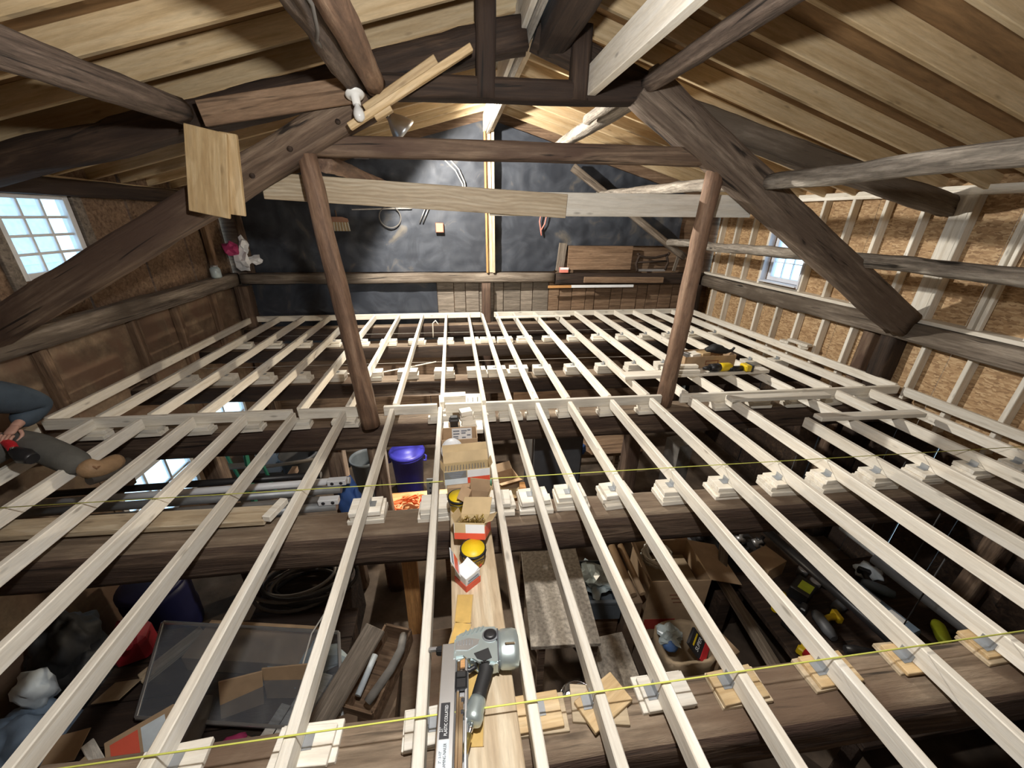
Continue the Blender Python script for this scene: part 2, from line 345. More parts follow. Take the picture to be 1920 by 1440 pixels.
def sheet(name, x0, x1, zlo, zhi, y, mat, parent, nx=60, nz=34, amp=.02, sd=0):
    V = []; F = []
    for j in range(nz + 1):
        for i in range(nx + 1):
            x = x0 + (x1 - x0) * i / nx; a, b = zlo(x), zhi(x); z = a + (b - a) * j / nz
            q = Vector((x * 2.1 + sd, z * 2.1, sd)); d = abs(noise.noise(q + Vector((noise.noise(q * 1.7) * 1.2, 0, 0)))) * amp * 1.6 + noise.noise(q * 4) * amp * .45 + abs(noise.noise(Vector((x * 7, z * 2.2, sd)))) * amp * .8
            V.append((x, y - .004 - d, z))
    for j in range(nz):
        for i in range(nx): a = j * (nx + 1) + i; F.append((a, a + 1, a + nx + 2, a + nx + 1))
    return mesh(name, V, F, mat, parent, None, True)
sheet('membrane', XL + .25, 4.0, lambda x: .69 if x < 1.75 else (1.12 if x > 2.0 else .69 + (x - 1.75) * 1.72), lambda x: min(2.42, roof_z(x) - .06), YF, 'membrane', wf, 130, 44, .022)
sheet('membrane', XL + .2, -.32, lambda x: -.5, lambda x: .52, YF, 'membrane', wf, 50, 18, .012, 5.5)
sheet('membrane', -.75, 2.0, lambda x: 2.47, lambda x: roof_z(x) - .03, YF, 'membrane', wf, 40, 8, .012, 2.2)

# ---- left wall: brown panels between uprights, window openings at two levels
wl = empty('wall_left', (XL, 2, ZF), kind='structure')
# window openings (y0, y1, z0, z1)
WIN_L = [(3.72, 4.42, 1.02, 1.70), (3.62, 4.72, -1.75, -1.02), (5.1, 6.15, -1.75, -.98)]
def wall_pieces(rects, holes):
    out = list(rects)
    for (a, b, c, d) in holes:
        nxt = []
        for (y0, y1, z0, z1) in out:
            if b <= y0 or a >= y1 or d <= z0 or c >= z1: nxt.append((y0, y1, z0, z1)); continue
            if a > y0: nxt.append((y0, a, z0, z1))
            if b < y1: nxt.append((b, y1, z0, z1))
            if c > z0: nxt.append((max(a, y0), min(b, y1), z0, c))
            if d < z1: nxt.append((max(a, y0), min(b, y1), d, z1))
        out = nxt
    return out
ys = [YN, -1.6, -.2, 1.0, 1.9, 2.75, 3.55, 4.55, 5.25, 6.05, YF]
for i in range(len(ys) - 1):
    for (y0, y1, z0, z1) in wall_pieces([(ys[i], ys[i + 1], ZF, .62)], WIN_L):
        box('panel', (XL - .045 - .01 * (i % 2), (y0 + y1) / 2, (z0 + z1) / 2), (.03, y1 - y0, z1 - z0), 'panel_brown', parent=wl, ch=.002)
y = YN; k = 0
while y < YF:           # upper wall: vertical boards
    bw = (.31, .22, .27, .35, .24)[k % 5]; y1 = min(y + bw, YF)
    for (a, b, c, d) in wall_pieces([(y, y1 - .008, .62, 1.98)], WIN_L):
        box('board', (XL - .05 - .008 * (k % 3), (a + b) / 2, (c + d) / 2), (.028, b - a, d - c), 'barn_board', parent=wl, ch=.002)
    y = y1; k += 1
# ---- right wall: OSB behind new studs
wr = empty('wall_right', (XR, 2, ZF), kind='structure')
WIN_R = [(4.80, 5.42, .74, 1.47)]
for i in range(9):
    y0 = YN + i * 1.22; y1 = min(y0 + 1.215, YF)
    if y0 > YF - .1: break
    for (a, b, c, d) in wall_pieces([(y0, y1, -.42, .62), (y0, y1, .625, 1.99)], WIN_R):
        box('osb_panel', (XR + .095 + .006, (a + b) / 2, (c + d) / 2), (.012, b - a, d - c), 'osb', parent=wr, ch=0)
for i in range(26):
    y0 = YN + i * .39; y1 = min(y0 + .382, YF)
    box('board', (XR + .10 + .006 * (i % 3), (y0 + y1) / 2, (ZF - .43) / 2), (.028, y1 - y0, -.43 - ZF), 'dark_timber', parent=wr, ch=.002)
ylist = [2.69 + .385 * k for k in range(-14, 11)]
lo_me = None; up_me = None
for y in ylist:
    if y > 6.75: continue
    o = beam('stud', (XR + .047, y, -.35), (XR + .047, y, .47), .038, .095, 'pine', wr, up=(-1, 0, 0)) if lo_me is None else share('stud', lo_me, axis_frame((XR + .047, y, -.35), (XR + .047, y, .47), (-1, 0, 0))[0], wr)
    lo_me = o.data
    yy = y + .12
    if 4.76 < yy < 5.46: continue
    if up_me is None: o = beam('stud', (XR + .047, yy, .66), (XR + .047, yy, 1.80), .038, .095, 'pine', wr, up=(-1, 0, 0)); up_me = o.data
    else: share('stud', up_me, axis_frame((XR + .047, yy, .66), (XR + .047, yy, 1.80), (-1, 0, 0))[0], wr)
for yy, ww in ((3.27, .14), (2.75, .03)):
    beam('stud', (XR + .02, yy, .66), (XR + .02, yy, 1.80), ww, .05, 'pine', wr, up=(-1, 0, 0))
beam('plate', (XR + .047, YN + .05, 1.82), (XR + .047, 6.8, 1.82), .10, .04, 'pine', wr)
beam('plate', (XR + .047, YN + .05, 1.86), (XR + .047, 6.8, 1.86), .10, .04, 'pine', wr)
beam('sill_plate', (XR + .02, YN + .05, .655), (XR + .02, 6.8, .655), .16, .038, 'pine', wr)
# ---- wall behind the camera
struct(box('wall_near', ((XL + XR) / 2, YN - .05, .35), (XR - XL + .3, .05, 5.3), 'barn_board', ch=0))

# ---- windows
def window(name, x, y0, y1, z0, z1, cols, rows, fmat, face, mw=.022):
    w_ = empty(name, (x, (y0 + y1) / 2, z0), kind='structure'); t = .055
    for a, b, c, d in ((y0, y0 + t, z0, z1), (y1 - t, y1, z0, z1), (y0 + t, y1 - t, z0, z0 + t), (y0 + t, y1 - t, z1 - t, z1)):
        box('frame', (x, (a + b) / 2, (c + d) / 2), (.07, b - a, d - c), fmat, parent=w_)
    yi0, yi1, zi0, zi1 = y0 + t, y1 - t, z0 + t, z1 - t
    for i in range(1, cols): y_ = yi0 + (yi1 - yi0) * i / cols; box('muntin', (x, y_, (zi0 + zi1) / 2), (.03, mw, zi1 - zi0), fmat, parent=w_)
    for j in range(1, rows): z_ = zi0 + (zi1 - zi0) * j / rows; box('muntin', (x, (yi0 + yi1) / 2, z_), (.032, yi1 - yi0, mw), fmat, parent=w_)
    for i in range(cols):
        for j in range(rows):
            a, b = yi0 + (yi1 - yi0) * i / cols, yi0 + (yi1 - yi0) * (i + 1) / cols; c, d = zi0 + (zi1 - zi0) * j / rows, zi0 + (zi1 - zi0) * (j + 1) / rows
            mesh('pane', [(x, a, c), (x, b, c), (x, b, d), (x, a, d)], [(0, 1, 2, 3) if face > 0 else (3, 2, 1, 0)], 'glass', w_)
    return w_
window('window_1', XL - .05, 3.72, 4.42, 1.02, 1.70, 3, 4, 'white_paint', 1)
window('window_2', XL - .05, 3.62, 4.72, -1.75, -1.02, 3, 2, 'white_paint', 1, .03)
window('window_3', XL - .05, 5.10, 6.15, -1.75, -.98, 2, 2, 'white_paint', 1, .03)
window('window_4', XR + .10, 4.80, 5.42, .74, 1.47, 3, 3, 'vinyl', -1, .008)
for i, (a, b, c, d) in enumerate(((4.70, 4.80, .70, 1.51), (5.42, 5.50, .70, 1.51))):      # casing of the new window
    struct(box('trim_%d' % (i + 1), (XR + .03, (a + b) / 2, (c + d) / 2), (.10, .02, d - c), 'vinyl'))
struct(box('trim_3', (XR + .02, 5.11, .725), (.14, .70, .02), 'vinyl')); struct(box('trim_4', (XR + .03, 5.11, 1.485), (.10, .64, .02), 'vinyl'))
for i, y in enumerate((3.67, 4.49)):                                                           # old casing boards
    struct(box('trim_%d' % (i + 5), (XL - .015, y, 1.33), (.03, .10, .86), 'barn_board_grey'))
struct(box('trim_7', (XL - .015, 4.07, 1.745), (.03, .74, .07), 'barn_board_grey'))

# ---- the neighbour's house that fills the left window
nb = empty('neighbour_house', (-9.5, 6.5, -3.2), 'pale sided house standing outside beyond the small-paned window', 'house')
for i in range(22): box('siding_board', (-9.2 - .012 * (i % 2), 6.5, -3 + i * .30), (.05, 9.0, .295), 'snow_siding', parent=nb, rot=(0, -.06, 0), ch=0)
for (y, z) in ((5.9, 3.1), (8.3, 3.1), (5.9, .2)):
    wn = box('window', (-9.10, y, z), (.10, .85, 1.15), 'white_paint', parent=nb)
    box('pane', (-9.04, y, z - .27), (.02, .70, .46), 'blue_grey', parent=wn); box('pane', (-9.04, y, z + .27), (.02, .70, .46), 'blue_grey', parent=wn)
mesh('roof', [(-9.6, 1.8, 3.55), (-9.6, 11.2, 3.55), (-12.5, 11.2, 5.2), (-12.5, 1.8, 5.2), (-9.6, 1.8, 3.4), (-9.6, 11.2, 3.4), (-12.5, 11.2, 5.05), (-12.5, 1.8, 5.05)], [(0, 1, 2, 3), (7, 6, 5, 4), (0, 4, 5, 1), (1, 5, 6, 2), (2, 6, 7, 3), (3, 7, 4, 0)], 'stone_grey', nb)

# ================================================================== OLD TIMBER FRAME
def timber(o, label, cat='beam', group=None): return tag(o, label, cat, group)
# wall girts and posts
timber(beam('girt', (XL + .02, 6.75, .60), (XL + .02, YN + .1, .64), .16, .19, 'grey_timber', None, .014), 'long grey hewn girt along the panelled left wall under the small-paned window')
timber(beam('girt', (XR - .03, 6.70, .53), (XR - .03, YN + .1, .55), .20, .19, 'grey_timber', None, .016), 'dark hewn girt running between the upper and lower studs of the OSB wall')
timber(beam('girt', (XL + .12, 6.76, .605), (1.72, 6.76, .60), .14, .155, 'grey_timber', None, .008), 'grey hewn girt across the foot of the black membrane')
timber(beam('girt', (1.74, 6.77, .57), (4.55, 6.77, .56), .13, .19, 'dark_timber', None, .008), 'dark brown girt across the right half of the gable wall above the barn boards')
timber(beam('corner_post', (XL + .10, 6.76, .50), (XL + .10, 6.76, ZF), .20, .20, 'brown_timber', None, .012), 'brown corner post under the girt where panelled wall meets the gable', 'post')
timber(beam('corner_post', (4.42, 6.74, .45), (4.42, 6.74, ZF), .24, .20, 'dark_timber', None, .012), 'dark corner post where the gable wall meets the OSB wall', 'post')
timber(beam('gable_post', (.52, 6.71, .52), (.52, 6.71, ZF), .15, .14, 'brown_timber', None, .010), 'short brown post between the barn boards at the middle of the gable wall', 'post')
rp = empty('ridge_post', (.63, 6.75, .69), 'doubled new pine post standing against the black membrane under the ridge', 'post')
beam('plank', (.59, 6.72, .69), (.57, 6.72, 2.72), .09, .04, 'pine_board', rp); beam('plank', (.655, 6.70, .69), (.645, 6.70, 2.72), .04, .10, 'pine_board', rp); beam('plank', (.545, 6.70, .69), (.525, 6.70, 2.72), .025, .10, 'orange_wood', rp)
for y in (4.55, 5.25, 6.05, 3.55, 2.75, 1.9):
    timber(beam('wall_stud', (XL + .0, y, -.30), (XL + .0, y, .52), .10, .07, 'barn_board', None, .006), 'weathered upright between the brown panels, %s from the gable corner' % {6.05: 'first', 5.25: 'second', 4.55: 'third', 3.55: 'fourth', 2.75: 'fifth', 1.9: 'sixth'}[y], 'post', 'uprights of the panelled left wall')
timber(beam('wall_stud', (XL + .03, 6.30, .70), (XL + .03, 6.30, 1.72), .09, .08, 'barn_board', None, .006), 'upright barn stud beside the pink cap near the gable corner', 'post')
timber(beam('wall_stud', (XL + .30, 6.74, .70), (XL + .28, 6.74, 1.85), .10, .06, 'brown_timber', None, .006), 'brown upright on the gable wall behind the pink cap', 'post')
timber(beam('wall_plate', (XL + .02, YN + .1, 1.76), (XL + .02, 6.75, 1.74), .20, .14, 'dark_timber', None, .012), 'dark hewn wall plate above the small-paned window')
timber(beam('wall_post', (XR + .0, 3.36, .46), (XR + .0, 3.36, ZF), .20, .16, 'dark_timber', None, .012), 'dark post under the foot of the right brace between the new studs', 'post')
timber(beam('wall_post', (XR + .03, 3.62, .46), (XR + .03, 3.62, ZF), .14, .12, 'brown_timber', None, .010), 'brown post beside the dark post under the right brace', 'post')
timber(beam('cleat', (XL - .0, 6.2, 1.80), (XL + .0, 3.9, 1.83), .03, .03, 'rafter_wood'), 'thin new cleat along the top of the left wall plate', 'cleat')

# middle truss (about y = 3.25) and its twin over the camera
def truss(y, mid):
    G = dict(a='middle' if mid else 'near')
    L = lambda s: s % G
    timber(beam('brace', (-3.52, y, .65), (-.52, y, 2.27), .19, .215, 'brown_timber', None, .012), L('heavy brown left brace of the %(a)s truss with peg holes')  , 'brace')
    timber(beam('brace', (4.52, y, .61), (1.40, y, 2.45), .20, .27, 'brace_timber', None, .016), L('heavy brown right brace of the %(a)s truss rising from the OSB wall'), 'brace')
    timber(beam('tie_beam', (-.98, y + .05, 1.995), (2.05, y + .05, 2.02), .17, .125, 'brown_timber', None, .006), L('lower tie beam of the %(a)s truss between the two log posts'))
    timber(beam('tie_beam', (-.62, y, 2.335), (1.62, y, 2.405), .16, .135, 'dark_timber', None, .007), L('upper dark tie beam of the %(a)s truss under the ridge'))
    timber(beam('principal_rafter', (-3.55, y + .16, 1.69), (.55, y + .10, 2.70), .19, .19, 'dark_timber', None, .025), L('dark crooked principal rafter on the left of the %(a)s truss'), 'rafter')
    timber(beam('principal_rafter', (4.68, y + .14, 1.70), (1.55, y + .10, 2.37), .19, .17, 'grey_timber', None, .018), L('grey hewn principal rafter on the right of the %(a)s truss'), 'rafter')
    timber(beam('principal_rafter', (1.66, y + .10, 2.40), (.62, y + .10, 2.72), .18, .17, 'dark_timber', None, .012), L('dark upper length of the right principal rafter of the %(a)s truss'), 'rafter')
    timber(beam('king_post', (.26, y - .02, 2.30), (.27, y - .02, 2.86), .13, .13, 'dark_timber', None, .006), L('dark king post of the %(a)s truss, left of the ridge beam'), 'post')
    timber(beam('king_post', (.92, y - .02, 2.32), (.92, y - .02, 2.74), .13, .12, 'dark_timber', None, .006), L('dark short post of the %(a)s truss beside the new pale joist'), 'post')
truss(3.25, True)
truss(-.25, False)
for (x, z) in ((-1.05, 1.955), (-1.32, 1.79), (-.72, 2.12)):
    tag(lathe('peg_hole', [(.0, 0), (.017, 0), (.016, .020), (.0, .021)], 'dark_timber', (x, 3.158, z), (PI / 2, 0, 0), n=12), 'dark round peg end in the left brace, ' + {-1.05: 'above the left log post', -1.32: 'beside the hanging board', -.72: 'below the bulb holder'}[x], 'peg', 'pegs in the left brace')
timber(log('log_post', (-.79, 3.13, -.16), (-.975, 3.22, 1.93), .078, .066, 'log_brown', bump=.008), 'barked log post under the left brace, standing on the hewn cross beam', 'post')
timber(log('log_post', (2.02, 3.22, -.16), (2.10, 3.24, 1.92), .080, .068, 'log_brown', bump=.010), 'reddish log post under the right brace beside the tool carton', 'post')
# purlins and logs running down the length of the barn
timber(log('purlin', (-1.62, -3.0, 2.05), (-1.63, 3.10, 2.13), .085, .072, 'log_dark', bump=.010), 'rough log purlin over the left side, butting at the brown nailed board', 'log')
timber(log('purlin', (-.44, -3.0, 2.30), (-.585, 3.16, 2.33), .070, .058, 'log_dark', bump=.016), 'crooked bark log purlin with a flex cable, left of its twin log', 'log')
timber(log('purlin', (-.27, -3.0, 2.32), (-.46, 3.14, 2.33), .075, .066, 'log_brown', bump=.008), 'smooth brown log purlin beside the crooked bark log', 'log')
timber(log('purlin', (1.44, -3.0, 2.40), (1.42, 3.2, 2.44), .075, .058, 'log_dark', bump=.010), 'dark log purlin right of the new pale joist', 'log')
timber(log('purlin', (2.55, -3.0, 1.90), (2.53, 3.17, 1.845), .075, .058, 'log_grey', bump=.010), 'grey weathered log purlin under the right roof before the right brace', 'log')
timber(log('purlin', (2.50, 3.42, 1.86), (2.40, 6.8, 1.92), .060, .050, 'log_grey', bump=.010), 'grey weathered log purlin beyond the white board towards the gable', 'log')
timber(beam('purlin', (1.45, 3.36, 2.42), (1.45, 6.8, 2.44), .13, .10, 'log_grey', None, .012), 'split grey purlin beyond the upper tie beam on the right')
timber(log('purlin', (1.30, 3.38, 2.40), (1.30, 4.15, 2.40), .045, .045, 'log_grey', bump=.008), 'short grey log end beside the split grey purlin', 'log')
timber(log('purlin', (-.90, 3.36, 1.90), (-.95, 6.8, 1.97), .060, .055, 'log_brown', bump=.010), 'brown log under the lower tie beam running back to the gable on the left', 'log')
timber(log('rail', (3.70, 6.75, 1.19), (3.76, 3.44, 1.235), .055, .060, 'log_grey', bump=.014), 'peeling grey log rail in front of the new white window', 'log')
timber(log('rail', (3.76, 3.40, 1.23), (3.74, -3.0, 1.22), .062, .070, 'log_grey', bump=.010), 'grey log rail along the OSB wall, on this side of the right brace', 'log')
timber(beam('far_brace', (4.05, 6.66, .95), (1.9, 6.66, 2.28), .10, .11, 'grey_timber', None, .006), 'grey diagonal brace across the right of the black membrane', 'brace')
rb = empty('ridge_beam', (.56, 3, 2.72), 'doubled pale ridge beam running under the peak of the roof', 'beam')
beam('plank', (.53, -3.0, 2.83), (.53, 6.76, 2.83), .038, .23, 'pine', rb); beam('plank', (.575, -3.0, 2.815), (.575, 6.76, 2.815), .038, .26, 'weathered_white', rb); beam('plank', (.63, 3.42, 2.83), (.63, 6.76, 2.83), .05, .235, 'pine_board', rb)
timber(beam('ridge_timber', (.74, -3.0, 2.70), (.74, 3.36, 2.70), .20, .20, 'dark_timber', None, .010), 'old dark ridge timber alongside the pale ridge beam')
timber(beam('new_joist', (.995, -3.0, 2.435), (1.0, 3.16, 2.435), .060, .18, 'pine', None), 'new pale pine joist ending against the upper dark tie beam', 'joist')
# boards fixed to the truss
timber(beam('board', (-1.36, 3.375, 1.745), (.925, 3.36, 1.645), .038, .178, 'pine_board'), 'long new pine board behind the left log post, lapping the second board', 'board')
timber(beam('board', (.30, 3.405, 1.655), (2.62, 3.405, 1.672), .038, .178, 'pine'), 'second new pine board behind the right log post', 'board')
hb = empty('hanging_board', (-1.5, 3.08, 1.55), 'knotty yellow board hanging on the left brace below the log purlin', 'board')
beam('plank', (-1.585, 3.03, 1.545), (-1.485, 3.05, 2.035), .235, .03, 'pine_yellow', hb, up=(0, -1, 0)); beam('plank', (-1.435, 3.065, 1.545), (-1.375, 3.075, 2.02), .10, .03, 'pine_yellow', hb, up=(0, -1, 0)); box('tape_strip', (-1.405, 3.04, 1.95), (.02, .004, .09), 'white_card', (0, .15, 0), hb)
timber(beam('nailed_board', (-1.53, 3.13, 2.125), (-.60, 3.10, 2.285), .03, .14, 'barn_board', None), 'wide brown board nailed along the left principal rafter above the hanging board', 'board')
st = empty('offcut_sticks', (-.6, 3.05, 2.08), 'pair of yellow offcut boards resting across the left brace top and the upper tie', 'board')
beam('plank', (-.63, 3.04, 2.075), (.165, 3.04, 2.525), .05, .042, 'pine_yellow', st); beam('plank', (-.52, 3.09, 2.17), (-.05, 3.09, 2.455), .03, .085, 'pine_yellow', st); beam('plank', (-.47, 3.07, 2.14), (-.36, 3.07, 2.20), .06, .05, 'pine_yellow', st)

# ---- hewn cross beams under the joists (mesh name, left end, right end, top z)
BEAMS = [('near', -3.5, .80, 4.75, .68, -.130, .22, .25), ('second', -3.5, 2.03, 4.75, 1.80, -.190, .24, .25), ('mid', -3.5, 3.33, 4.75, 3.14, -.165, .24, .26), ('fourth', -3.5, 4.36, 4.75, 4.17, -.190, .22, .20), ('fifth', -3.5, 5.58, 4.75, 5.42, -.165, .20, .19), ('far', -3.4, 6.66, 4.6, 6.60, -.16, .20, .22)]
LBL = dict(near='brown hewn cross beam under the nail gun with plywood pads on top', second='brown hewn cross beam under the nail boxes, with stacked block shims', mid='heavy hewn cross beam carrying the feet of both log posts', fourth='hewn cross beam just beyond the tool carton', fifth='slim hewn cross beam between the tool carton and the gable', far='dark hewn cross beam at the foot of the gable wall')
def beam_y(b, x): return b[2] + (b[4] - b[2]) * (x - b[1]) / (b[3] - b[1])
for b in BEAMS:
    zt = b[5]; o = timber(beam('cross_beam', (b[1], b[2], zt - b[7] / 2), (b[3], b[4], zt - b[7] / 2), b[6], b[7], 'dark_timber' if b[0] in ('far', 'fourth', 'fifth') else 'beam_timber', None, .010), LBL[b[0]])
    o.data.materials.append(MAT['top_timber'])          # up-facing faces take the lighter timber colour
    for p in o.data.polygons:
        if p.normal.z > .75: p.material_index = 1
for (x, y, zt) in ((-.80, 3.22, -.43), (-1.2, 3.3, -.43), (1.75, 3.2, -.43), (4.45, 1.82, -.44), (-2.3, 3.35, -.43)):
    timber(beam('prop', (x, y, zt), (x, y, ZF), .15, .15, 'brown_timber', None, .008), {(-.80): 'brown prop post under the left log post beside the blue bin', (-1.2): 'brown prop post between the two dark open bins', 1.75: 'brown prop post right of the black cabinet', 4.45: 'brown prop post under the cross beam at the OSB wall', (-2.3): 'brown prop post beside the green ladder'}[x], 'post')

# ================================================================== NEW JOISTS
JW, JH = .038, .089
ORD = 'first second third fourth fifth sixth seventh eighth ninth tenth eleventh twelfth'.split()
def nth(i): return (ORD[i] + ' from the panelled wall') if i <= 10 else (ORD[len(XM) - 1 - i] + ' from the OSB wall')
XM = [-3.37, -3.00, -2.61, -2.22, -1.82, -1.42, -1.01, -.60, -.18, .205, .45, .70, 1.005, 1.41, 1.80, 2.20, 2.58, 2.97, 3.36, 3.78, 4.17, 4.57]
XF = [-3.33, -2.92, -2.53, -2.13, -1.75, -1.38, -.98, -.58, -.18, .205, .445, .70, 1.00, 1.38, 1.76, 2.15, 2.53, 2.91, 3.28, 3.67, 4.05, 4.42]
def bracket(parent, x, y, side):
    """small galvanised angle: one leg on the joist face, one on the shim"""
    me = BR.get(side)
    M = Matrix.Translation((x, y, -JH))
    if me is None:
        v1, f1 = box_data(.002, .05, .035, .0005); v2, f2 = box_data(.032, .05, .002, .0005)
        V = [Vector((a.x, a.y, a.z + .018)) for a in v1] + [Vector((a.x + side * .016, a.y, a.z + .001)) for a in v2]
        F = f1 + [[i + len(v1) for i in f] for f in f2]
        o = mesh('bracket', V, F, 'galv', parent, M); BR[side] = o.data; return o
    return share('bracket', me, M, parent)
BR = {}
SH = {}
def shim_stack(x, y, ztop, zbot, n, wx, wy, mats, label, group, skew=0.0):
    t = (ztop - zbot) / n
    st = empty('shim_stack', (x, y, zbot), label, 'wood block', group)
    for i in range(n):
        ww = wx * (1.0 + .09 * (n - 1 - i)); wd = wy * (1.0 + .07 * (n - 1 - i)); key = (round(ww, 3), round(wd, 3), round(t, 3), mats[i % len(mats)])
        M = Matrix.Translation((x + random.uniform(-.012, .012), y + random.uniform(-.012, .012), zbot + t * (i + .5))) @ Matrix.Rotation(random.uniform(-.07, .07) + skew * (i + 1) * (1 if i % 2 else -.6), 4, 'Z')
        if key in SH: share('block', SH[key], M, st)
        else:
            v, f = box_data(ww, wd, t * .97, .002); SH[key] = mesh('block', v, f, mats[i % len(mats)], st, M).data
    return st
jme = None
fj = []; bj = []
for i, (xm, xf) in enumerate(zip(XM, XF)):
    edge = i in (0, len(XM) - 1)
    dz = random.uniform(-.002, .002)
    # front run, from behind the camera to the header over the mid beam
    if i == 17:      # the joist by the small header: trimmed short at its inner end
        p0, p1 = (xm, -2.9, -JH / 2 + dz), (xm, 2.55, -JH / 2 + dz)
    elif i == 1: p0, p1 = (xm, -2.9, -JH / 2 + dz), (xm, 3.26, -JH / 2 + dz)
    else: p0, p1 = (xm + random.uniform(-.006, .006), -2.9, -JH / 2 + dz), (xm, 3.10 - (xm - .6) * .022, -JH / 2 + dz)
    o = beam('joist', p0, p1, JW, JH, 'pine'); fj.append(o)
    if i == 17: tag(o, 'new pine joist cut short at the two loose cross boards', 'joist')
    elif edge: tag(o, 'new pine edge joist running along the %s wall to the header' % ('brown panelled' if i == 0 else 'OSB'), 'joist')
    else: tag(o, 'new pine joist on the nail gun side of the header, ' + nth(i), 'joist', 'joists on the nail gun side of the header')
    o = beam('joist', (xm + (0.0 if edge else .012), 3.19 - (xm - .6) * .022, -JH / 2 + dz), (xf, 6.73, -JH / 2 + dz), JW, JH, 'pine'); bj.append(o)
    if edge: tag(o, 'new pine edge joist along the %s wall between header and gable' % ('brown panelled' if i == 0 else 'OSB'), 'joist')
    else: tag(o, 'new pine joist on the gable side of the header, ' + nth(i), 'joist', 'joists on the gable side of the header')
def jx(i, y): return XM[i] + (XF[i] - XM[i]) * max(0, (y - 3.19) / 3.5)
# headers over the mid beam, pieces between the joists
for (a, b, l) in ((-3.36, -1.45, 'new pine header board over the mid beam at the brown panelled wall'), (-1.40, -.90, 'short new pine header piece just left of the left log post'), (-.68, -.21, 'short new pine header piece just right of the left log post'), (-.14, .19, 'short new pine header piece behind the stack of wood blocks'), (.23, 1.93, 'long new pine header board between the wood blocks and the right log post'), (2.13, 4.55, 'new pine header board from the right log post to the OSB wall')):
    ya, yb = 3.155 - (a - .6) * .022, 3.155 - (b - .6) * .022
    tag(beam('header', (a, ya, -JH / 2), (b, yb, -JH / 2), .038, .089, 'pine'), l, 'header')
tag(beam('rim_joist', (-3.36, 6.765, -.044), (.42, 6.765, -.044), .038, .09, 'pine'), 'new pine rim board at the foot of the black membrane', 'joist')
tag(beam('rim_joist', (.66, 6.765, -.044), (4.42, 6.765, -.044), .038, .09, 'pine'), 'new pine rim board at the foot of the barn boards', 'joist')
# shims under every joist crossing
plan = {'near': (2, .19, .115, ['plywood', 'pine_yellow'], 'low wood pad by the nail gun, ', 'plywood pads on the cross beam by the nail gun'),
        'second': (3, .185, .14, ['pine', 'pine', 'pine'], 'three block stack by the nail boxes, ', 'block stacks on the cross beam by the nail boxes'),
        'mid': (2, .20, .10, ['pine', 'pine'], 'pine block pair under the header, ', 'block pairs under the header'),
        'fourth': (2, .22, .13, ['pine', 'pine'], 'pine block pair beyond the tool carton, ', 'block pairs beyond the tool carton'),
        'fifth': (2, .22, .12, ['pine', 'pine'], 'pine block pair nearest the gable, ', 'block pairs nearest the gable')}
for b in BEAMS[:5]:
    n, wx, wy, mats, lab, grp = plan[b[0]]
    for i in range(len(XM)):
        x = jx(i, b[2]); y = beam_y(b, x)
        if b[0] == 'mid' and (i in (7, 15)): continue
        if b[0] == 'second' and x < -.9: continue
        if b[0] == 'near' and x < -1.2: continue
        yy = y + (.045 if b[0] in ('near', 'second') else 0)
        if b[0] == 'mid': yy = 3.13 - (x - .6) * .022
        near_y = b[0] == 'near' and i in (10, 11, 9)
        if i in (0, len(XM) - 1): continue
        if b[0] == 'near': mats = ['pine', 'pine'] if i < 9 or i == 11 or i == 17 else ['plywood', 'pine_yellow']
        shim_stack(x + (.02 if b[0] == 'near' else 0), yy, -JH - .001, b[5] + .002, n, wx, wy, mats, lab + 'under joist ' + nth(i), grp, .22 if (b[0] == 'near' and i == 10) else 0)
        if b[0] != 'mid' and not (b[0] == 'second' and i in (8, 9)):
            side = -1 if x > .3 else 1
            bracket((fj if y < 3.1 else bj)[i], x + side * (JW / 2 + .001), yy, side)
# mason's strings stretched over the joists
tag(tube('string_line', [(-3.3, .81, .012), (4.6, .71, .014)], .0028, 'string_yellow', n=6), "yellow mason's string stretched over the joists beside the nail gun", 'string')
tag(tube('string_line', [(-3.3, 2.12, .012), (4.6, 1.90, .012)], .0028, 'string_yellow', n=6), "yellow mason's string stretched across the joists at the open nail box", 'string')
tag(tube('string_line', [(-3.3, 4.62, -.10), (4.55, 4.45, -.10)], .0022, 'string_pale', n=6), 'pale string under the joists beyond the tool carton', 'string')
tag(tube('string_line', [(-3.3, 5.92, -.10), (4.5, 5.78, -.10)], .0022, 'string_pale', n=6), 'pale string under the joists close to the gable', 'string')
# loose boards
tag(beam('loose_board', (.64, 6.28, .017), (1.93, 6.31, .017), .036, .033, 'pine'), 'thin batten lying across the joists before the barn boards', 'board')
tag(beam('loose_board', (1.72, 3.585, .020), (3.42, 3.60, .020), .15, .036, 'pine'), 'plank across the joists under the yellow drill', 'board')
tag(beam('loose_board', (2.50, 2.93, .021), (3.52, 2.90, .021), .089, .038, 'pine'), 'short pine plank on the joists close to the header on the right', 'board')
tag(beam('loose_board', (3.02, 2.50, .021), (4.02, 2.46, .021), .089, .038, 'pine'), 'short pine plank on the joists over the cut joist', 'board')
tag(beam('loose_board', (-3.38, 2.13, -.150), (-1.20, 2.045, -.150), .14, .038, 'pine_board'), 'long pine plank lying on the cross beam under the left joists', 'board')
tag(box('loose_block', (-1.165, 2.06, -.125), (.05, .17, .04), 'pine', (0, 0, -.25)), 'pale offcut on the cross beam at the end of the long plank', 'wood block')
tag(beam('joist_shade', (2.60, 3.05, -.045), (2.60, 2.62, -.045), .038, .089, 'barn_board_grey'), 'dull brown joist strip standing for board shadow behind the header on the right', 'joist')  # dull brown piece stands in for the shadow of the loose boards
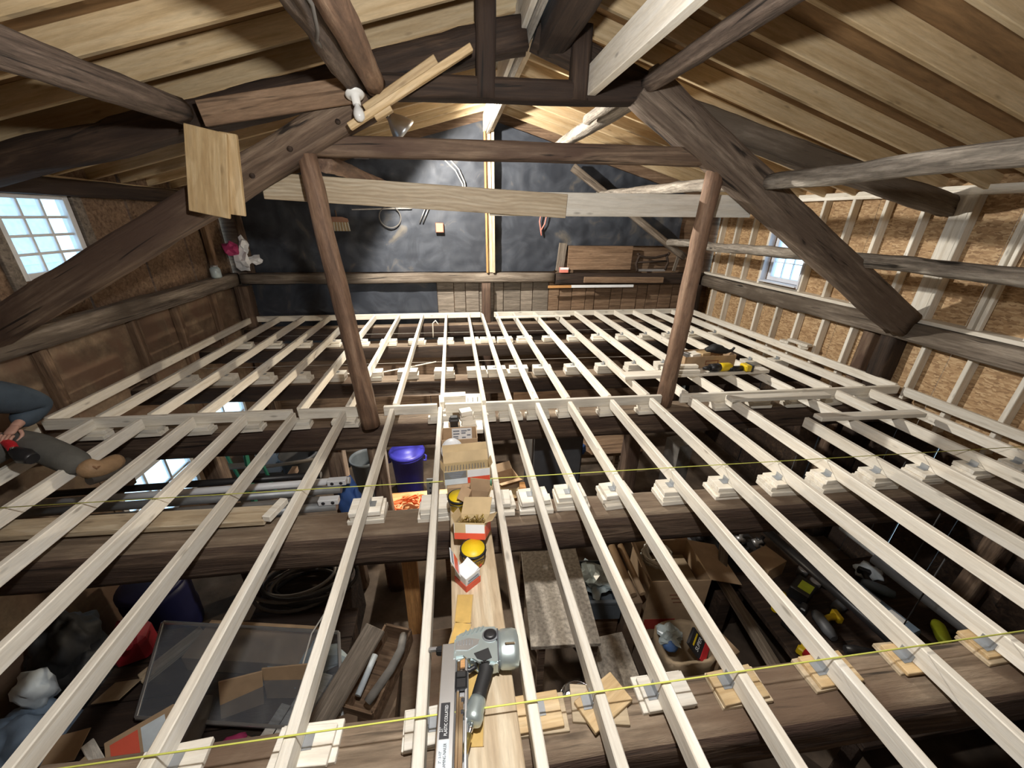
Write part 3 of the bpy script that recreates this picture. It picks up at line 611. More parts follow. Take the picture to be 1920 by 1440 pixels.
# loose blocks by the OSB wall
for (x, y, z, rz, l) in ((4.52, 4.55, .022, .3, 'small pine block lying by the studs of the OSB wall'), (4.56, 4.30, .022, -.5, 'pine offcut lying flat beside the small block at the OSB wall'), (4.55, 4.36, .062, .1, 'thin pine slip on top of the offcut at the OSB wall')):
    tag(box('offcut', (x, y, z), (.09, .30 if z > .05 else .12, .035), 'pine', (0, 0, rz)), l, 'wood block')

# ================================================================== THE PLANK WITH BOXES AND TOOLS
PZ = -.045       # top of the centre plank
tag(beam('centre_plank', (.015, 2.42, PZ - .019), (.045, .35, PZ - .019), .225, .038, 'pine_board'), 'wide plank laid along the middle under the nail boxes and nail gun', 'board')
for y, (xx, ) in ((1.98, (0.0,)), (.78, (.03,))):
    shim_stack(xx, y, PZ - .039, -.188 if y > 1 else -.128, 3 if y > 1 else 1, .2, .14, ['pine'], 'pine blocks carrying the wide centre plank ' + ('by the nail boxes' if y > 1 else 'under the nail gun'), 'block stacks under the centre plank')
# -- shipping carton with a printed label inside
c = empty('shipping_carton', (-.02, 2.60, -.30), 'open brown shipping carton with a printed white label showing inside', 'box')
M = open_box('carton', (-.02, 2.62, -.36), (.27, .20, .36), 'cardboard', c, (-.05, 0, 0), .005)
mesh('label', [(-.06, .093, .235), (.10, .093, .235), (.10, .093, .355), (-.06, .093, .355)], [(0, 1, 2, 3)], 'white_card', c, M)
for k, (x0, x1, z) in enumerate(((-.05, 0, .33), (-.05, 0, .305), (-.05, -.01, .28), (-.05, -.01, .26), (.015, .06, .33), (.015, .05, .31), (.02, .05, .27), (.06, .09, .29), (.065, .09, .335))):
    box('print', (0, 0, 0), (x1 - x0, .001, .012), 'grey_print', parent=c, ch=0).matrix_basis = M @ Matrix.Translation(((x0 + x1) / 2, .0915, z))
tag(beam('ledger_board', (-.158, 2.90, -.099), (.182, 2.89, -.099), .17, .038, 'pine'), 'short pine board across behind the shipping carton', 'board')
tl = empty('laser_level', (-.06, 2.87, -.08), 'small black laser level with chrome corners on the board behind the carton', 'tool')
box('body', (-.06, 2.87, -.035), (.085, .075, .09), 'black_plastic', parent=tl, ch=.012); box('lens_hood', (-.06, 2.87, .015), (.06, .05, .02), 'rubber', parent=tl, ch=.006)
for sx in (-1, 1): box('corner_guard', (-.06 + sx * .04, 2.832, -.03), (.014, .012, .05), 'chrome', parent=tl, ch=.003)
for k, (dx, dy, z, r, sz) in enumerate(((0.0, .01, -.055, .1, (.115, .09, .048)), (-.01, .01, -.008, -.15, (.11, .085, .044)), (-.02, 0, .036, .25, (.10, .085, .040)))):
    tag(box('offcut', (.06 + dx, 2.92 + dy, z), sz, 'pine', (0, 0, r)), ('thick pine offcut at the bottom of the small pile by the laser level', 'middle pine offcut of the small pile by the laser level', 'topmost pine offcut of the small pile by the laser level')[k], 'wood block')
tag(beam('offcut', (-.03, 2.965, -.067), (.0, 2.84, -.067), .03, .025, 'pine'), 'narrow pine strip leaning by the laser level', 'wood block')
for k, (x, y, z, sz, l) in enumerate(((-.05, 3.30, -.03, (.20, .10, .12), 'tall pine block pair top behind the header over the mid beam'),)):
    tag(box('offcut', (x, y, z), sz, 'pine'), l, 'wood block')
# -- dust mask
dm = empty('dust_mask', (-.06, 2.36, -.03), 'white dust mask leaning on the carton front', 'mask')
prof = [(.075, 0), (.073, .012), (.060, .034), (.038, .048), (.012, .053), (.0, .053)]
lathe('shell', prof, 'white_plastic', M=Matrix.Translation((-.075, 2.40, .0)) @ Matrix.Rotation(1.05, 4, 'X') @ Matrix.Diagonal((1, 1.1, 1, 1)), parent=dm)
lathe('rim', [(.0, -.002), (.079, -.002), (.079, .004), (.0, .004)], 'white_card', M=Matrix.Translation((-.075, 2.40, .0)) @ Matrix.Rotation(1.05, 4, 'X') @ Matrix.Diagonal((1, 1.1, 1, 1)), parent=dm)
# -- carton the nail box stands on
c = empty('small_carton', (0.0, 2.03, PZ), 'plain small closed carton under the open nail box', 'box')
box('body', (0.0, 2.02, PZ + .035), (.21, .15, .07), 'cardboard', parent=c); box('tape', (0.0, 2.02, PZ + .0705), (.21, .03, .001), 'cardboard_light', parent=c, ch=0)
# -- open nail box with collated nails
c = empty('nail_box', (.01, 2.04, PZ + .073), 'open white and red nail box with a strip of collated nails inside', 'box')
M = open_box('nb', (.02, 2.02, PZ + .073), (.285, .085, .10), 'cardboard_inside', c, (0, 0, .06))
for a, b, mt in ((-.14, -.005, 'galv'), (.0, .14, 'white_card')):
    box('front_print', (0, 0, 0), (b - a, .002, .052), mt, parent=c, ch=0).matrix_basis = M @ Matrix.Translation(((a + b) / 2, -.0455, .070))
for k in range(4): box('front_print', (0, 0, 0), (.10 - .012 * k, .002, .005), 'grey_print', parent=c, ch=0).matrix_basis = M @ Matrix.Translation((-.07, -.0468, .088 - .012 * k))
box('front_print', (0, 0, 0), (.14, .002, .042), 'red_card', parent=c, ch=0).matrix_basis = M @ Matrix.Translation((.07, -.0455, .022))
box('front_print', (0, 0, 0), (.14, .002, .042), 'pale_print', parent=c, ch=0).matrix_basis = M @ Matrix.Translation((-.07, -.0455, .022))
flap(M, (0, .0425, .10), 'X', .95, .285, .07, 'cardboard_light', c); flap(M, (0, .080, .155), 'X', .35, .285, .06, 'cardboard_light', c); flap(M, (.1425, 0, .10), 'Y', -1.1, .08, .035, 'cardboard_light', c); flap(M, (-.1425, 0, .10), 'Y', PI + 1.1, .08, .035, 'cardboard_light', c)
for k in range(14):
    tube('nail', [M @ Vector((-.13 + k * .0185, -.03, .082)), M @ Vector((-.128 + k * .0185, .03, .088))], .0025, 'galv', c, 6)
# -- yellow wood filler tubs
def tub(x, y, rot, label, lid):
    t = empty('filler_tub', (x, y, PZ), label, 'tub')
    lathe('body', [(.0, 0), (.052, 0), (.060, .075), (.060, .08), (.0, .08)], 'yellow_plastic', (x, y, PZ), (0, 0, rot), t)
    if lid: lathe('lid', [(.0, .08), (.061, .08), (.061, .086), (.0, .088)], 'yellow_plastic', (x, y, PZ), parent=t)
    lathe('rim', [(.0, .078), (.0655, .078), (.0655, .090), (.060, .090), (.060, .0885), (.0, .0885)] if lid else [(.058, .078), (.0655, .078), (.0655, .090), (.058, .090)], 'black_plastic', (x, y, PZ), parent=t)
    lathe('lid_face', [(.0, .089), (.058, .089), (.058, .0905), (.0, .0905)], 'yellow_plastic', (x, y, PZ), parent=t)
    tube('handle', [(x - .064, y - .01, PZ + .08), (x - .05, y - .055, PZ + .072), (x, y - .073, PZ + .068), (x + .05, y - .055, PZ + .072), (x + .064, y - .01, PZ + .08)], .003, 'black_plastic', t, 8)
    return t
t = tub(.03, 1.44, 0, 'yellow wood filler tub with black rim under the box of screws', True)
Mt = lambda a, z, r, x=.03, y=1.44: Matrix.Translation((x, y, PZ)) @ Matrix.Rotation(a, 4, 'Z') @ Matrix.Translation((0, -r, z)) @ Matrix.Rotation(PI / 2 + .1, 4, 'X')
for k, ch_ in enumerate('Wood Filler'):
    if ch_ != ' ': lettering(ch_, .021, Mt(-.62 + k * .155, .040, .0595), 'ink', t)
lathe('seal', [(.0, 0), (.009, 0), (.009, .001), (.0, .001)], 'red_card', M=Mt(.62, .018, .0578), parent=t, n=16)
tub(-.035, 1.84, 0, 'yellow wood filler tub with a black bail beside the crumpled carton', True)
# -- crumpled open carton between the tubs
c = empty('crumpled_carton', (.03, 1.86, PZ), 'small crumpled carton with flaps askew between the two yellow tubs', 'box')
M = open_box('cc', (.075, 1.80, PZ), (.11, .13, .10), 'cardboard', c, (0, 0, -.3)); flap(M, (0, .065, .10), 'X', 1.5, .12, .08, 'cardboard', c); flap(M, (-.055, 0, .10), 'Y', PI + .5, .12, .06, 'cardboard', c); flap(M, (.055, 0, .10), 'Y', -1.2, .12, .06, 'cardboard_light', c); flap(M, (0, -.065, .10), 'X', PI + .9, .1, .05, 'cardboard_light', c)
# -- box of screws, tipped over on the tub
c = empty('screw_box', (.035, 1.60, PZ), 'open red and white box full of loose brass screws', 'box')
M = open_box('sb', (.035, 1.555, PZ + .062), (.16, .12, .085), 'cardboard_inside', c, (-.38, -.12, -.28))
box('front_print', (0, 0, 0), (.10, .002, .045), 'white_card', parent=c, ch=0).matrix_basis = M @ Matrix.Translation((.03, -.062, .055))
box('front_print', (0, 0, 0), (.162, .002, .032), 'red_card', parent=c, ch=0).matrix_basis = M @ Matrix.Translation((0, -.063, .017))
box('side_print', (0, 0, 0), (.002, .12, .06), 'red_card', parent=c, ch=0).matrix_basis = M @ Matrix.Translation((.082, 0, .035))
box('side_print', (0, 0, 0), (.002, .12, .08), 'white_card', parent=c, ch=0).matrix_basis = M @ Matrix.Translation((-.082, 0, .043))
flap(M, (0, .06, .085), 'X', .75, .16, .105, 'cardboard_light', c); flap(M, (.08, 0, .085), 'Y', -.35, .12, .045, 'cardboard_light', c); flap(M, (-.08, 0, .085), 'Y', PI + 1.2, .12, .04, 'cardboard_light', c)
scr = None
for k in range(60):
    p = M @ Vector((random.uniform(-.055, .055), random.uniform(-.04, .04), .05 + random.uniform(0, .035)))
    d = Vector((random.gauss(0, 1), random.gauss(0, 1), random.gauss(0, .5))).normalized() * .027
    R, _ = axis_frame(p - d, p + d)
    if scr is None: scr = tube('screw', [p - d, p + d * .84, p + d * .9, p + d], [.0012, .0022, .0045, .0045], 'brass', c, 6).data
    else: share('screw', scr, R, c)
# -- standing red and white screw carton, torn open
c = empty('screw_carton', (-.005, 1.33, PZ), 'small white and red screw carton with its lid torn up', 'box')
Mc = Matrix.Translation((-.003, 1.325, PZ)) @ Matrix.Rotation(.65, 4, 'Z')
def cbox(name, ctr, sz, mt, ch=0.001): box(name, (0, 0, 0), sz, mt, parent=c, ch=ch).matrix_basis = Mc @ Matrix.Translation(ctr)
cbox('body', (0, 0, .0425), (.085, .085, .085), 'white_card', .002)
cbox('print', (0, -.0435, .02), (.086, .002, .038), 'red_card', 0); cbox('print', (-.0435, 0, .02), (.002, .086, .038), 'red_card', 0); cbox('print', (0, -.0435, .062), (.06, .002, .008), 'grey_print', 0); cbox('print', (0, -.0435, .048), (.07, .002, .006), 'grey_print', 0)
v, f = box_data(.085, .003, .11, .001); o = mesh('lid', v, f, 'white_card', c, Mc @ Matrix.Translation((-.03, .02, .085)) @ Matrix.Rotation(1.0, 4, 'Z') @ Matrix.Rotation(-.35, 4, 'X') @ Matrix.Translation((0, 0, .055)))
for (z, h, mt) in ((-.01, .045, 'red_card'), (.032, .01, 'grey_print'), (.045, .008, 'grey_print')):
    v, f = box_data(.085 if mt == 'red_card' else .07, .001, h, 0); mesh('print', v, f, mt, o, world_of(o) @ Matrix.Translation((0, -.0022, z)))
v, f = box_data(.085, .085, .003, .001); mesh('lid', v, f, 'white_card', c, Mc @ Matrix.Translation((.0425, 0, .085)) @ Matrix.Rotation(-.5, 4, 'Y') @ Matrix.Translation((-.042, 0, .014)))
# -- strips of amber packing tape / veneer on the plank
for (x, y, l, r, lab) in ((-.025, 1.185, .135, -.12, 'amber wrapper strip lying on the plank in front of the screw carton'), (-.048, 1.055, .13, -.28, 'second amber wrapper strip running under the nail gun'), (.0, .80, .22, -.1, 'long amber wrapper strip under the nail gun grip')):
    t = empty('wrapper_strip', (x, y, PZ), lab, 'wrapper'); Ms = Matrix.Translation((x, y, PZ + .003)) @ Matrix.Rotation(r, 4, 'Z')
    v, f = box_data(.068, l, .004, .001); mesh('strip', v, f, 'tape_amber', t, Ms)
    for sx in (-1, 1): v, f = box_data(.004, l, .006, .001); mesh('edge', v, f, 'cardboard_light', t, Ms @ Matrix.Translation((sx * .036, 0, 0)))

# ---- framing nailer
ng = empty('nail_gun', (.02, .9, PZ), 'pneumatic framing nail gun with silver magazine and black grip lying on the plank', 'nail gun')
GZ = PZ + .055
Mg = Matrix.Translation((.048, .955, GZ)) @ Matrix.Rotation(-.06, 4, 'Z') @ Matrix.Diagonal((1.0, .80, 1.0, 1))        # local x to the head cap, y up the picture
out = [(-.115, .055), (-.10, .075), (-.02, .095), (.055, .102), (.060, -.075), (.045, -.085), (.0, -.075), (-.015, -.060), (-.045, -.065), (-.06, -.035), (-.075, -.045), (-.115, -.050)]
hd = prism('housing', out, .072, 'teal_metal', Mg, ng, .010)
cap = lathe('cylinder_cap', [(.0, -.005), (.075, -.005), (.084, .01), (.086, .055), (.078, .072), (.05, .078), (.0, .078)], 'teal_metal', M=Mg @ Matrix.Translation((.058, .008, .0)) @ Matrix.Rotation(PI / 2, 4, 'Y') @ Matrix.Diagonal((.62, 1.08, 1, 1)), parent=ng)
lathe('gasket', [(.0, -.006), (.0865, -.006), (.0865, -.001), (.0, -.001)], 'grey_plastic', M=Mg @ Matrix.Translation((.058, .008, .0)) @ Matrix.Rotation(PI / 2, 4, 'Y') @ Matrix.Diagonal((.62, 1.08, 1, 1)), parent=ng)
lathe('exhaust_port', [(.0, 0), (.027, 0), (.025, .012), (.012, .014), (.0, .014)], 'black_plastic', M=Mg @ Matrix.Translation((.025, .048, .034)), parent=ng)
for k in range(5): v, f = box_data(.006, .03, .012, .002); mesh('fin', v, f, 'teal_metal', ng, Mg @ Matrix.Translation((-.075 + k * .017, .068 + k * .004, .034)) @ Matrix.Rotation(-.5, 4, 'Z'))
prism('side_cover', [(-.11, .03), (-.06, .045), (-.01, .035), (-.02, .005), (-.06, -.02), (-.11, -.015)], .078, 'alu', Mg, ng, .004)
prism('grip_root', [(-.045, -.03), (.02, -.005), (.035, -.06), (.0, -.075), (-.03, -.06)], .078, 'rubber', Mg, ng, .005)
lathe('exhaust_ring', [(.0, 0), (.033, 0), (.031, .008), (.0, .008)], 'galv', M=Mg @ Matrix.Translation((.025, .048, .033)), parent=ng)
for k in range(6): v, f = box_data(.004, .02, .006, .001); mesh('vent', v, f, 'galv', ng, Mg @ Matrix.Translation((-.10 + k * .011, .02, .039)))
v, f = box_data(.04, .014, .014, .003); mesh('cap_bolt', v, f, 'chrome', ng, Mg @ Matrix.Translation((.10, -.01, .048)))
prism('nosepiece', [(-.185, .030), (-.11, .045), (-.11, .0), (-.185, .008)], .035, 'black_plastic', Mg, ng, .004)
prism('contact_tip', [(-.215, .036), (-.18, .036), (-.18, .022), (-.215, .022)], .02, 'steel', Mg, ng, .003)
tube('trigger', [Mg @ Vector((-.085, -.045, 0)), Mg @ Vector((-.075, -.072, 0)), Mg @ Vector((-.055, -.078, 0)), Mg @ Vector((-.03, -.062, 0))], .009, 'black_plastic', ng, 8, sub=3)
hp = [Mg @ Vector(p) for p in ((.008, -.065, 0), (.004, -.095, 0), (-.012, -.15, 0), (-.024, -.20, 0))]
tube('grip', hp, [.030, .026, .025, .026], 'rubber', ng, 14, sub=3)
e0 = hp[-1]; ax = (hp[-1] - hp[-2]).normalized(); Me = axis_frame(e0, e0 + ax)[0] @ Matrix.Rotation(PI / 2, 4, 'Y')
lathe('end_cap', [(.0, -.004), (.027, -.004), (.031, .01), (.031, .035), (.034, .05), (.031, .068), (.020, .074), (.0, .074)], 'teal_metal', M=Me, parent=ng)
lathe('air_plug', [(.0, .07), (.009, .07), (.009, .09), (.0065, .094), (.0085, .108), (.0, .108)], 'chrome', M=Me, parent=ng, n=14)
lathe('coupler', [(.0, .10), (.0115, .10), (.0115, .15), (.008, .155), (.0, .155)], 'brass', M=Me, parent=ng, n=14)
q = Me @ Vector((0, 0, .15)); tube('air_hose', [q, q + Vector((-.012, -.06, -.01)), q + Vector((-.01, -.14, -.018)), q + Vector((.0, -.30, -.02))], .0075, 'rubber', ng, 8, sub=4)
# magazine
Mm = Matrix.Translation((-.080, .985, GZ - .008)) @ Matrix.Rotation(-.045, 4, 'Z') @ Matrix.Diagonal((1.55, 1, 1, 1))        # local -y runs toward the camera
def mbox(nm, ctr, sz, mt, par=ng, ch=.002):
    v, f = box_data(*sz, ch); return mesh(nm, v, f, mt, par, Mm @ Matrix.Translation(ctr))
mg = mbox('magazine', (-.002, -.21, 0), (.036, .43, .062), 'alu')
mbox('rail', (.022, -.21, .024), (.008, .43, .012), 'chrome', mg); mbox('rail', (.040, -.21, .024), (.006, .43, .014), 'alu', mg); mbox('rail', (.030, -.21, -.006), (.030, .43, .035), 'steel', mg); mbox('rail', (-.018, -.21, .010), (.006, .43, .04), 'chrome', mg)
mbox('nail_strip', (.028, -.04, .022), (.020, .09, .012), 'orange_wood', mg); mbox('follower', (.029, -.13, .030), (.028, .06, .022), 'black_plastic', mg, .006); mbox('follower_knob', (.029, -.118, .044), (.022, .02, .010), 'rubber', mg, .004)
mbox('spring_cover', (.029, -.28, .026), (.012, .20, .006), 'chrome', mg); mbox('end_block', (.010, -.43, 0), (.075, .05, .066), 'black_plastic', mg, .006)
for yy in (-.19, -.225): 
    v, f = box_data(.007, .010, .004, .001); mesh('slot', v, f, 'ink', mg, Mm @ Matrix.Translation((.033, yy, .0305)))
mbox('plate', (-.004, -.245, .0315), (.020, .10, .001), 'ink', mg, 0); mbox('plate', (-.004, -.34, .0315), (.022, .085, .001), 'pale_print', mg, 0)
Mtx = lambda x_, y_: Mm @ Matrix.Translation((x_, y_, .0325)) @ Matrix.Rotation(PI / 2, 4, 'Z')
lettering('PLASTIC COLLATED', .0095, Mtx(-.001, -.245), 'white_card', mg); lettering('21°', .010, Mtx(-.010, -.27), 'white_card', mg); lettering('FRAMING NAILER', .0085, Mtx(-.001, -.34), 'ink', mg); lettering('2" - 3-1/2"', .007, Mtx(-.010, -.34), 'ink', mg)

# ---- tool carton and drill on the right
c = empty('tool_carton', (2.78, 3.78, .002), 'long brown carton with dark red print and a black bag on top', 'box')
M = open_box('tc', (2.78, 3.80, .002), (.62, .24, .17), 'cardboard', c, (0, 0, .02), .006)
for (x0, z0, w_, h_) in ((.02, .115, .16, .012), (.02, .075, .16, .012), (-.055, .095, .01, .05), (.095, .095, .01, .05), (.02, .045, .16, .012)):
    box('print', (0, 0, 0), (w_, .002, h_), 'brown_print', parent=c, ch=0).matrix_basis = M @ Matrix.Translation((x0, -.124, z0))
for (y0, z0, w_) in ((0, .11, .12), (0, .07, .12)): box('print', (0, 0, 0), (.002, w_, .02), 'red_print', parent=c, ch=0).matrix_basis = M @ Matrix.Translation((-.314, y0, z0))
for (x0, sz, mt) in ((-.14, (.16, .12, .05), 'pine'), (-.02, (.13, .10, .06), 'pine_yellow'), (-.22, (.05, .08, .06), 'steel')): box('scrap', (0, 0, 0), sz, mt, parent=c).matrix_basis = M @ Matrix.Translation((x0, 0, .15)) @ Matrix.Rotation(.3, 4, 'Z')
bagp = [M @ Vector(p) for p in ((.02, .02, .19), (.10, .0, .215), (.18, -.02, .20), (.25, -.04, .185), (.30, -.05, .20), (.325, -.05, .235))]
tg = empty('black_tool_bag', tuple(M @ Vector((.15, 0, .18))), 'crumpled black tool pouch lying on the long carton', 'bag')
tube('pouch', bagp[:4], [.03, .055, .05, .025], 'rubber', tg, 10, .012, 5); tube('strap', bagp[3:], [.022, .014, .010], 'rubber', tg, 8, .004, 4)
d = empty('drill', (2.95, 3.58, .04), 'yellow and black cordless drill lying on its side on the plank', 'drill')
dz = .085
tube('chuck', [(2.62, 3.55, dz), (2.67, 3.55, dz), (2.71, 3.555, dz)], [.014, .026, .030], 'black_plastic', d, 14)
tube('gearbox', [(2.70, 3.555, dz), (2.76, 3.555, dz), (2.82, 3.56, dz)], [.040, .047, .044], 'black_plastic', d, 14)
tube('motor_housing', [(2.81, 3.56, dz), (2.86, 3.56, dz), (2.93, 3.565, dz), (2.96, 3.565, dz)], [.044, .047, .045, .036], 'yellow_plastic', d, 14)
tube('grip', [(2.92, 3.55, dz - .012), (3.00, 3.545, dz - .018), (3.08, 3.545, dz - .018)], [.034, .030, .032], 'black_plastic', d, 12); tube('trigger', [(2.945, 3.515, dz - .015), (2.985, 3.512, dz - .018)], .012, 'rubber', d, 8)
box('battery', (3.125, 3.545, dz - .008), (.075, .115, .072), 'yellow_plastic', (0, 0, .06), d, .012); box('battery_base', (3.168, 3.547, dz - .008), (.03, .12, .076), 'black_plastic', (0, 0, .06), d, .008)
for k, (x0, y0, x1, y1, z, l) in enumerate(((2.20, 3.66, 2.60, 3.62, .057, 'pale offcut lying on the plank beside the drill chuck'), (2.22, 3.58, 2.58, 3.55, .055, 'second pale offcut on the plank before the drill chuck'), (2.24, 3.62, 2.58, 3.60, .092, 'pale offcut on top of the two by the drill chuck'))):
    tag(beam('offcut', (x0, y0, z), (x1, y1, z), .06, .034, 'pine'), l, 'wood block')

# ================================================================== LAMPS
bl = empty('bulb_fixture', (-.57, 3.10, 2.24), 'white porcelain bulb holder with an unlit bulb at the top of the left brace', 'lamp')
Mb = Matrix.Translation((-.565, 3.02, 2.225)) @ axis_frame((0, 0, 0), (.10, -.25, -.55))[0] @ Matrix.Rotation(PI / 2, 4, 'Y')
lathe('base', [(.0, -.03), (.055, -.03), (.058, -.022), (.045, -.014), (.026, -.010), (.024, .04), (.0, .04)], 'porcelain', M=Mb, parent=bl)
lathe('bulb', [(.0, .035), (.014, .035), (.015, .05), (.028, .075), (.034, .10), (.031, .122), (.018, .138), (.0, .142)], 'bulb_glass', M=Mb, parent=bl)
cl = empty('clamp_lamp', (-.56, 5.2, 2.42), 'chrome clamp work lamp hung beyond the middle truss on the left', 'lamp')
Mc2 = Matrix.Translation((-.615, 5.0, 2.53)) @ axis_frame((0, 0, 0), (.50, .18, -.48))[0] @ Matrix.Rotation(PI / 2, 4, 'Y') @ Matrix.Scale(1.6, 4)
lathe('socket', [(.0, -.10), (.022, -.10), (.026, -.06), (.026, .0), (.0, .0)], 'black_plastic', M=Mc2, parent=cl)
V = []; prof = [(.028, 0), (.034, .02), (.060, .055), (.085, .105), (.092, .13)]
n = 28; F = []
for (r, z) in prof:
    for j in range(n): V.append((r * math.cos(2 * PI * j / n), r * math.sin(2 * PI * j / n), z))
for i in range(len(prof) - 1):
    for j in range(n): F.append((i * n + j, i * n + (j + 1) % n, (i + 1) * n + (j + 1) % n, (i + 1) * n + j))
o = mesh('reflector', V, F, 'alu', cl, Mc2, True); md = o.modifiers.new('thick', 'SOLIDIFY'); md.thickness = .003
lathe('bulb', [(.0, .0), (.014, .0), (.026, .03), (.028, .05), (.018, .075), (.0, .08)], 'bulb_lit', M=Mc2, parent=cl)
tube('clamp', [Mc2 @ Vector((0, 0, -.10)), Mc2 @ Vector((.02, 0, -.16)), Mc2 @ Vector((.05, .02, -.20))], .009, 'chrome', cl, 8)
tube('cord', [Mc2 @ Vector((0, 0, -.10)), (-.72, 4.8, 2.50), (-.86, 4.2, 2.42), (-.93, 3.6, 2.30)], .004, 'black_plastic', cl, 6, sub=3)
lp = Mc2 @ Vector((0, 0, .15))
sd_ = bpy.data.lights.new('clamp_lamp_light', 'SPOT'); sd_.energy = LIGHT_CLAMP; sd_.color = (1.0, .94, .84); sd_.shadow_soft_size = .045; sd_.spot_size = math.radians(150); sd_.spot_blend = .2
so = bpy.data.objects.new('clamp_lamp_light', sd_); so.matrix_basis = Matrix.Translation(lp) @ (Mc2.to_3x3().normalized().to_4x4()) @ Matrix.Rotation(PI, 4, 'X'); put(so, cl)
for i, (x, y, z, e) in enumerate(((.10, .60, 2.17, LIGHT_BACK),)):
    bf = empty('work_bulb', (x, y, z), 'bare lit work bulb hanging from the truss over the joists', 'lamp')
    tube('cord', [(x, y, z + .12), (x, y, roof_z(x) - .02)], .004, 'black_plastic', bf, 6); lathe('socket', [(.0, .04), (.02, .04), (.024, .07), (.016, .12), (.0, .12)], 'black_plastic', (x, y, z), parent=bf)
    lathe('bulb', [(.0, -.07), (.02, -.064), (.033, -.035), (.028, .0), (.014, .04), (.0, .04)], 'bulb_lit', (x, y, z), parent=bf)
    point_light('work_light', (x, y - .02, z - .14), e, (1.0, .98, .945), .05, bf)
gb = empty('ground_bulb', (-.35, 4.15, -.75), 'lit bulb under the joists above the blue bin', 'lamp')
tube('cord', [(-.35, 4.25, -.63), (-.35, 4.25, -.40)], .004, 'black_plastic', gb, 6); lathe('socket', [(.0, .04), (.02, .04), (.024, .07), (.016, .12), (.0, .12)], 'porcelain', (-.35, 4.25, -.75), parent=gb)
lathe('bulb', [(.0, -.07), (.02, -.064), (.033, -.035), (.028, .0), (.014, .04), (.0, .04)], 'bulb_lit', (-.35, 4.25, -.75), parent=gb)
point_light('ground_light', (-.35, 4.15, -.9), LIGHT_LOW, (1.0, .86, .66), .06, gb)

# ================================================================== THINGS ON THE GABLE WALL
WY = 6.80
b = empty('hand_brush', (-1.78, WY, 1.40), 'reddish hand brush hanging on the membrane right of the left log post', 'brush')
prism('block', [(-.17, .0), (-.16, .05), (-.08, .075), (.08, .075), (.16, .05), (.17, .0)], .035, 'brush_wood', Matrix.Translation((-1.77, WY - .02, 1.45)) @ Matrix.Rotation(PI / 2, 4, 'X'), b, .004)
for k in range(16): box('bristle', (-1.93 + k * .0215, WY - .02, 1.385), (.015, .022, .13), 'cable_white' if k % 2 else 'cardboard_light', (0, (k - 7.5) * -.016, 0), b, .002)
tube('handle', [(-1.77, WY - .02, 1.52), (-1.775, WY - .02, 1.62)], .012, 'brown_timber', b, 8)
tag(tube('wire_hoop', [(-.97 + .165 * math.cos(a), WY - .012, 1.53 + .155 * math.sin(a)) for a in [2 * PI * k / 28 for k in range(28)]], .010, 'hose_grey', closed=True, n=8), 'grey pipe hoop hanging on the membrane below the long pine board', 'hoop')
tag(tube('thin_rod', [(-1.53, WY - .01, 1.63), (-.62, WY - .01, 1.665)], .010, 'weathered_white', n=8), 'thin pale rod fixed level on the membrane above the hoop', 'rod')
for dx, l in ((0, 'grey rod slanting down beside the copper box'), (.05, 'second grey rod slanting beside the copper box')): tag(tube('slant_rod', [(-.41 + dx, WY - .012, 1.68), (-.52 + dx, WY - .012, 1.46)], .010, 'steel', n=8), l, 'rod')
cb = empty('junction_box', (-.21, WY, 1.33), 'small copper coloured junction box on the black membrane', 'box'); box('body', (-.21, WY - .02, 1.385), (.13, .05, .15), 'copper', parent=cb, ch=.006); box('cover', (-.21, WY - .048, 1.385), (.11, .006, .13), 'brush_wood', parent=cb, ch=.003)
tag(tube('white_cable', [(-.28, WY - .02, 2.44), (-.10, WY - .02, 2.36), (.08, WY - .02, 2.20), (.18, WY - .02, 2.02), (.20, WY - .02, 1.85)], .009, 'cable_white', n=8, sub=3), 'white cable curving down the membrane left of the ridge post', 'cable')
tag(tube('white_cable', [(-.20, WY - .02, 2.44), (-.02, WY - .02, 2.37), (.13, WY - .02, 2.22), (.21, WY - .02, 2.05), (.23, WY - .02, 1.85)], .009, 'cable_white', n=8, sub=3), 'second white cable curving beside the first on the membrane', 'cable')
tag(tube('red_cable', [(1.47, WY - .015, 1.70), (1.43, WY - .015, 1.50), (1.47, WY - .015, 1.28), (1.46, WY - .015, 1.36), (1.52, WY - .015, 1.46), (1.55, WY - .015, 1.62)], .010, 'pink_card', n=8, sub=3), 'looped red cable end hanging on the membrane right of the ridge post', 'cable')
sl = empty('spirit_level', (2.4, 6.66, .44), 'long white and orange stick lying along the barn boards under the dark girt', 'level')
beam('bar', (2.02, 6.66, .452), (3.17, 6.66, .452), .03, .045, 'white_card', sl); beam('end', (1.60, 6.66, .448), (2.02, 6.66, .45), .028, .045, 'orange_wood', sl)
tag(beam('wide_plank', (1.95, 6.77, .92), (3.12, 6.77, .92), .03, .40, 'barn_board'), 'wide reddish plank standing on the dark girt right of the ridge post', 'board')
tag(beam('leaning_board', (1.82, 6.79, .70), (1.86, 6.79, 1.16), .14, .03, 'barn_board_grey', up=(0, -1, 0)), 'narrow board standing at the torn edge of the membrane', 'board')
tag(beam('shelf_board', (2.24, 6.66, .565), (3.72, 6.66, .55), .05, .10, 'barn_board'), 'brown board nailed along the face of the dark girt', 'board')
sw = empty('bow_saw', (3.5, 6.74, .72), 'old wooden frame saw hanging right of the wide plank', 'saw')
for pts in ([(3.2, 6.73, 1.0), (3.24, 6.73, .96), (3.20, 6.73, .82), (3.24, 6.73, .70)], [(3.80, 6.73, 1.02), (3.76, 6.73, .95), (3.80, 6.73, .84), (3.76, 6.73, .72)], [(3.22, 6.73, .97), (3.36, 6.73, .93), (3.55, 6.73, .93), (3.78, 6.73, .98)]): tube('frame', pts, .022, 'dark_timber', sw, 8, sub=3)
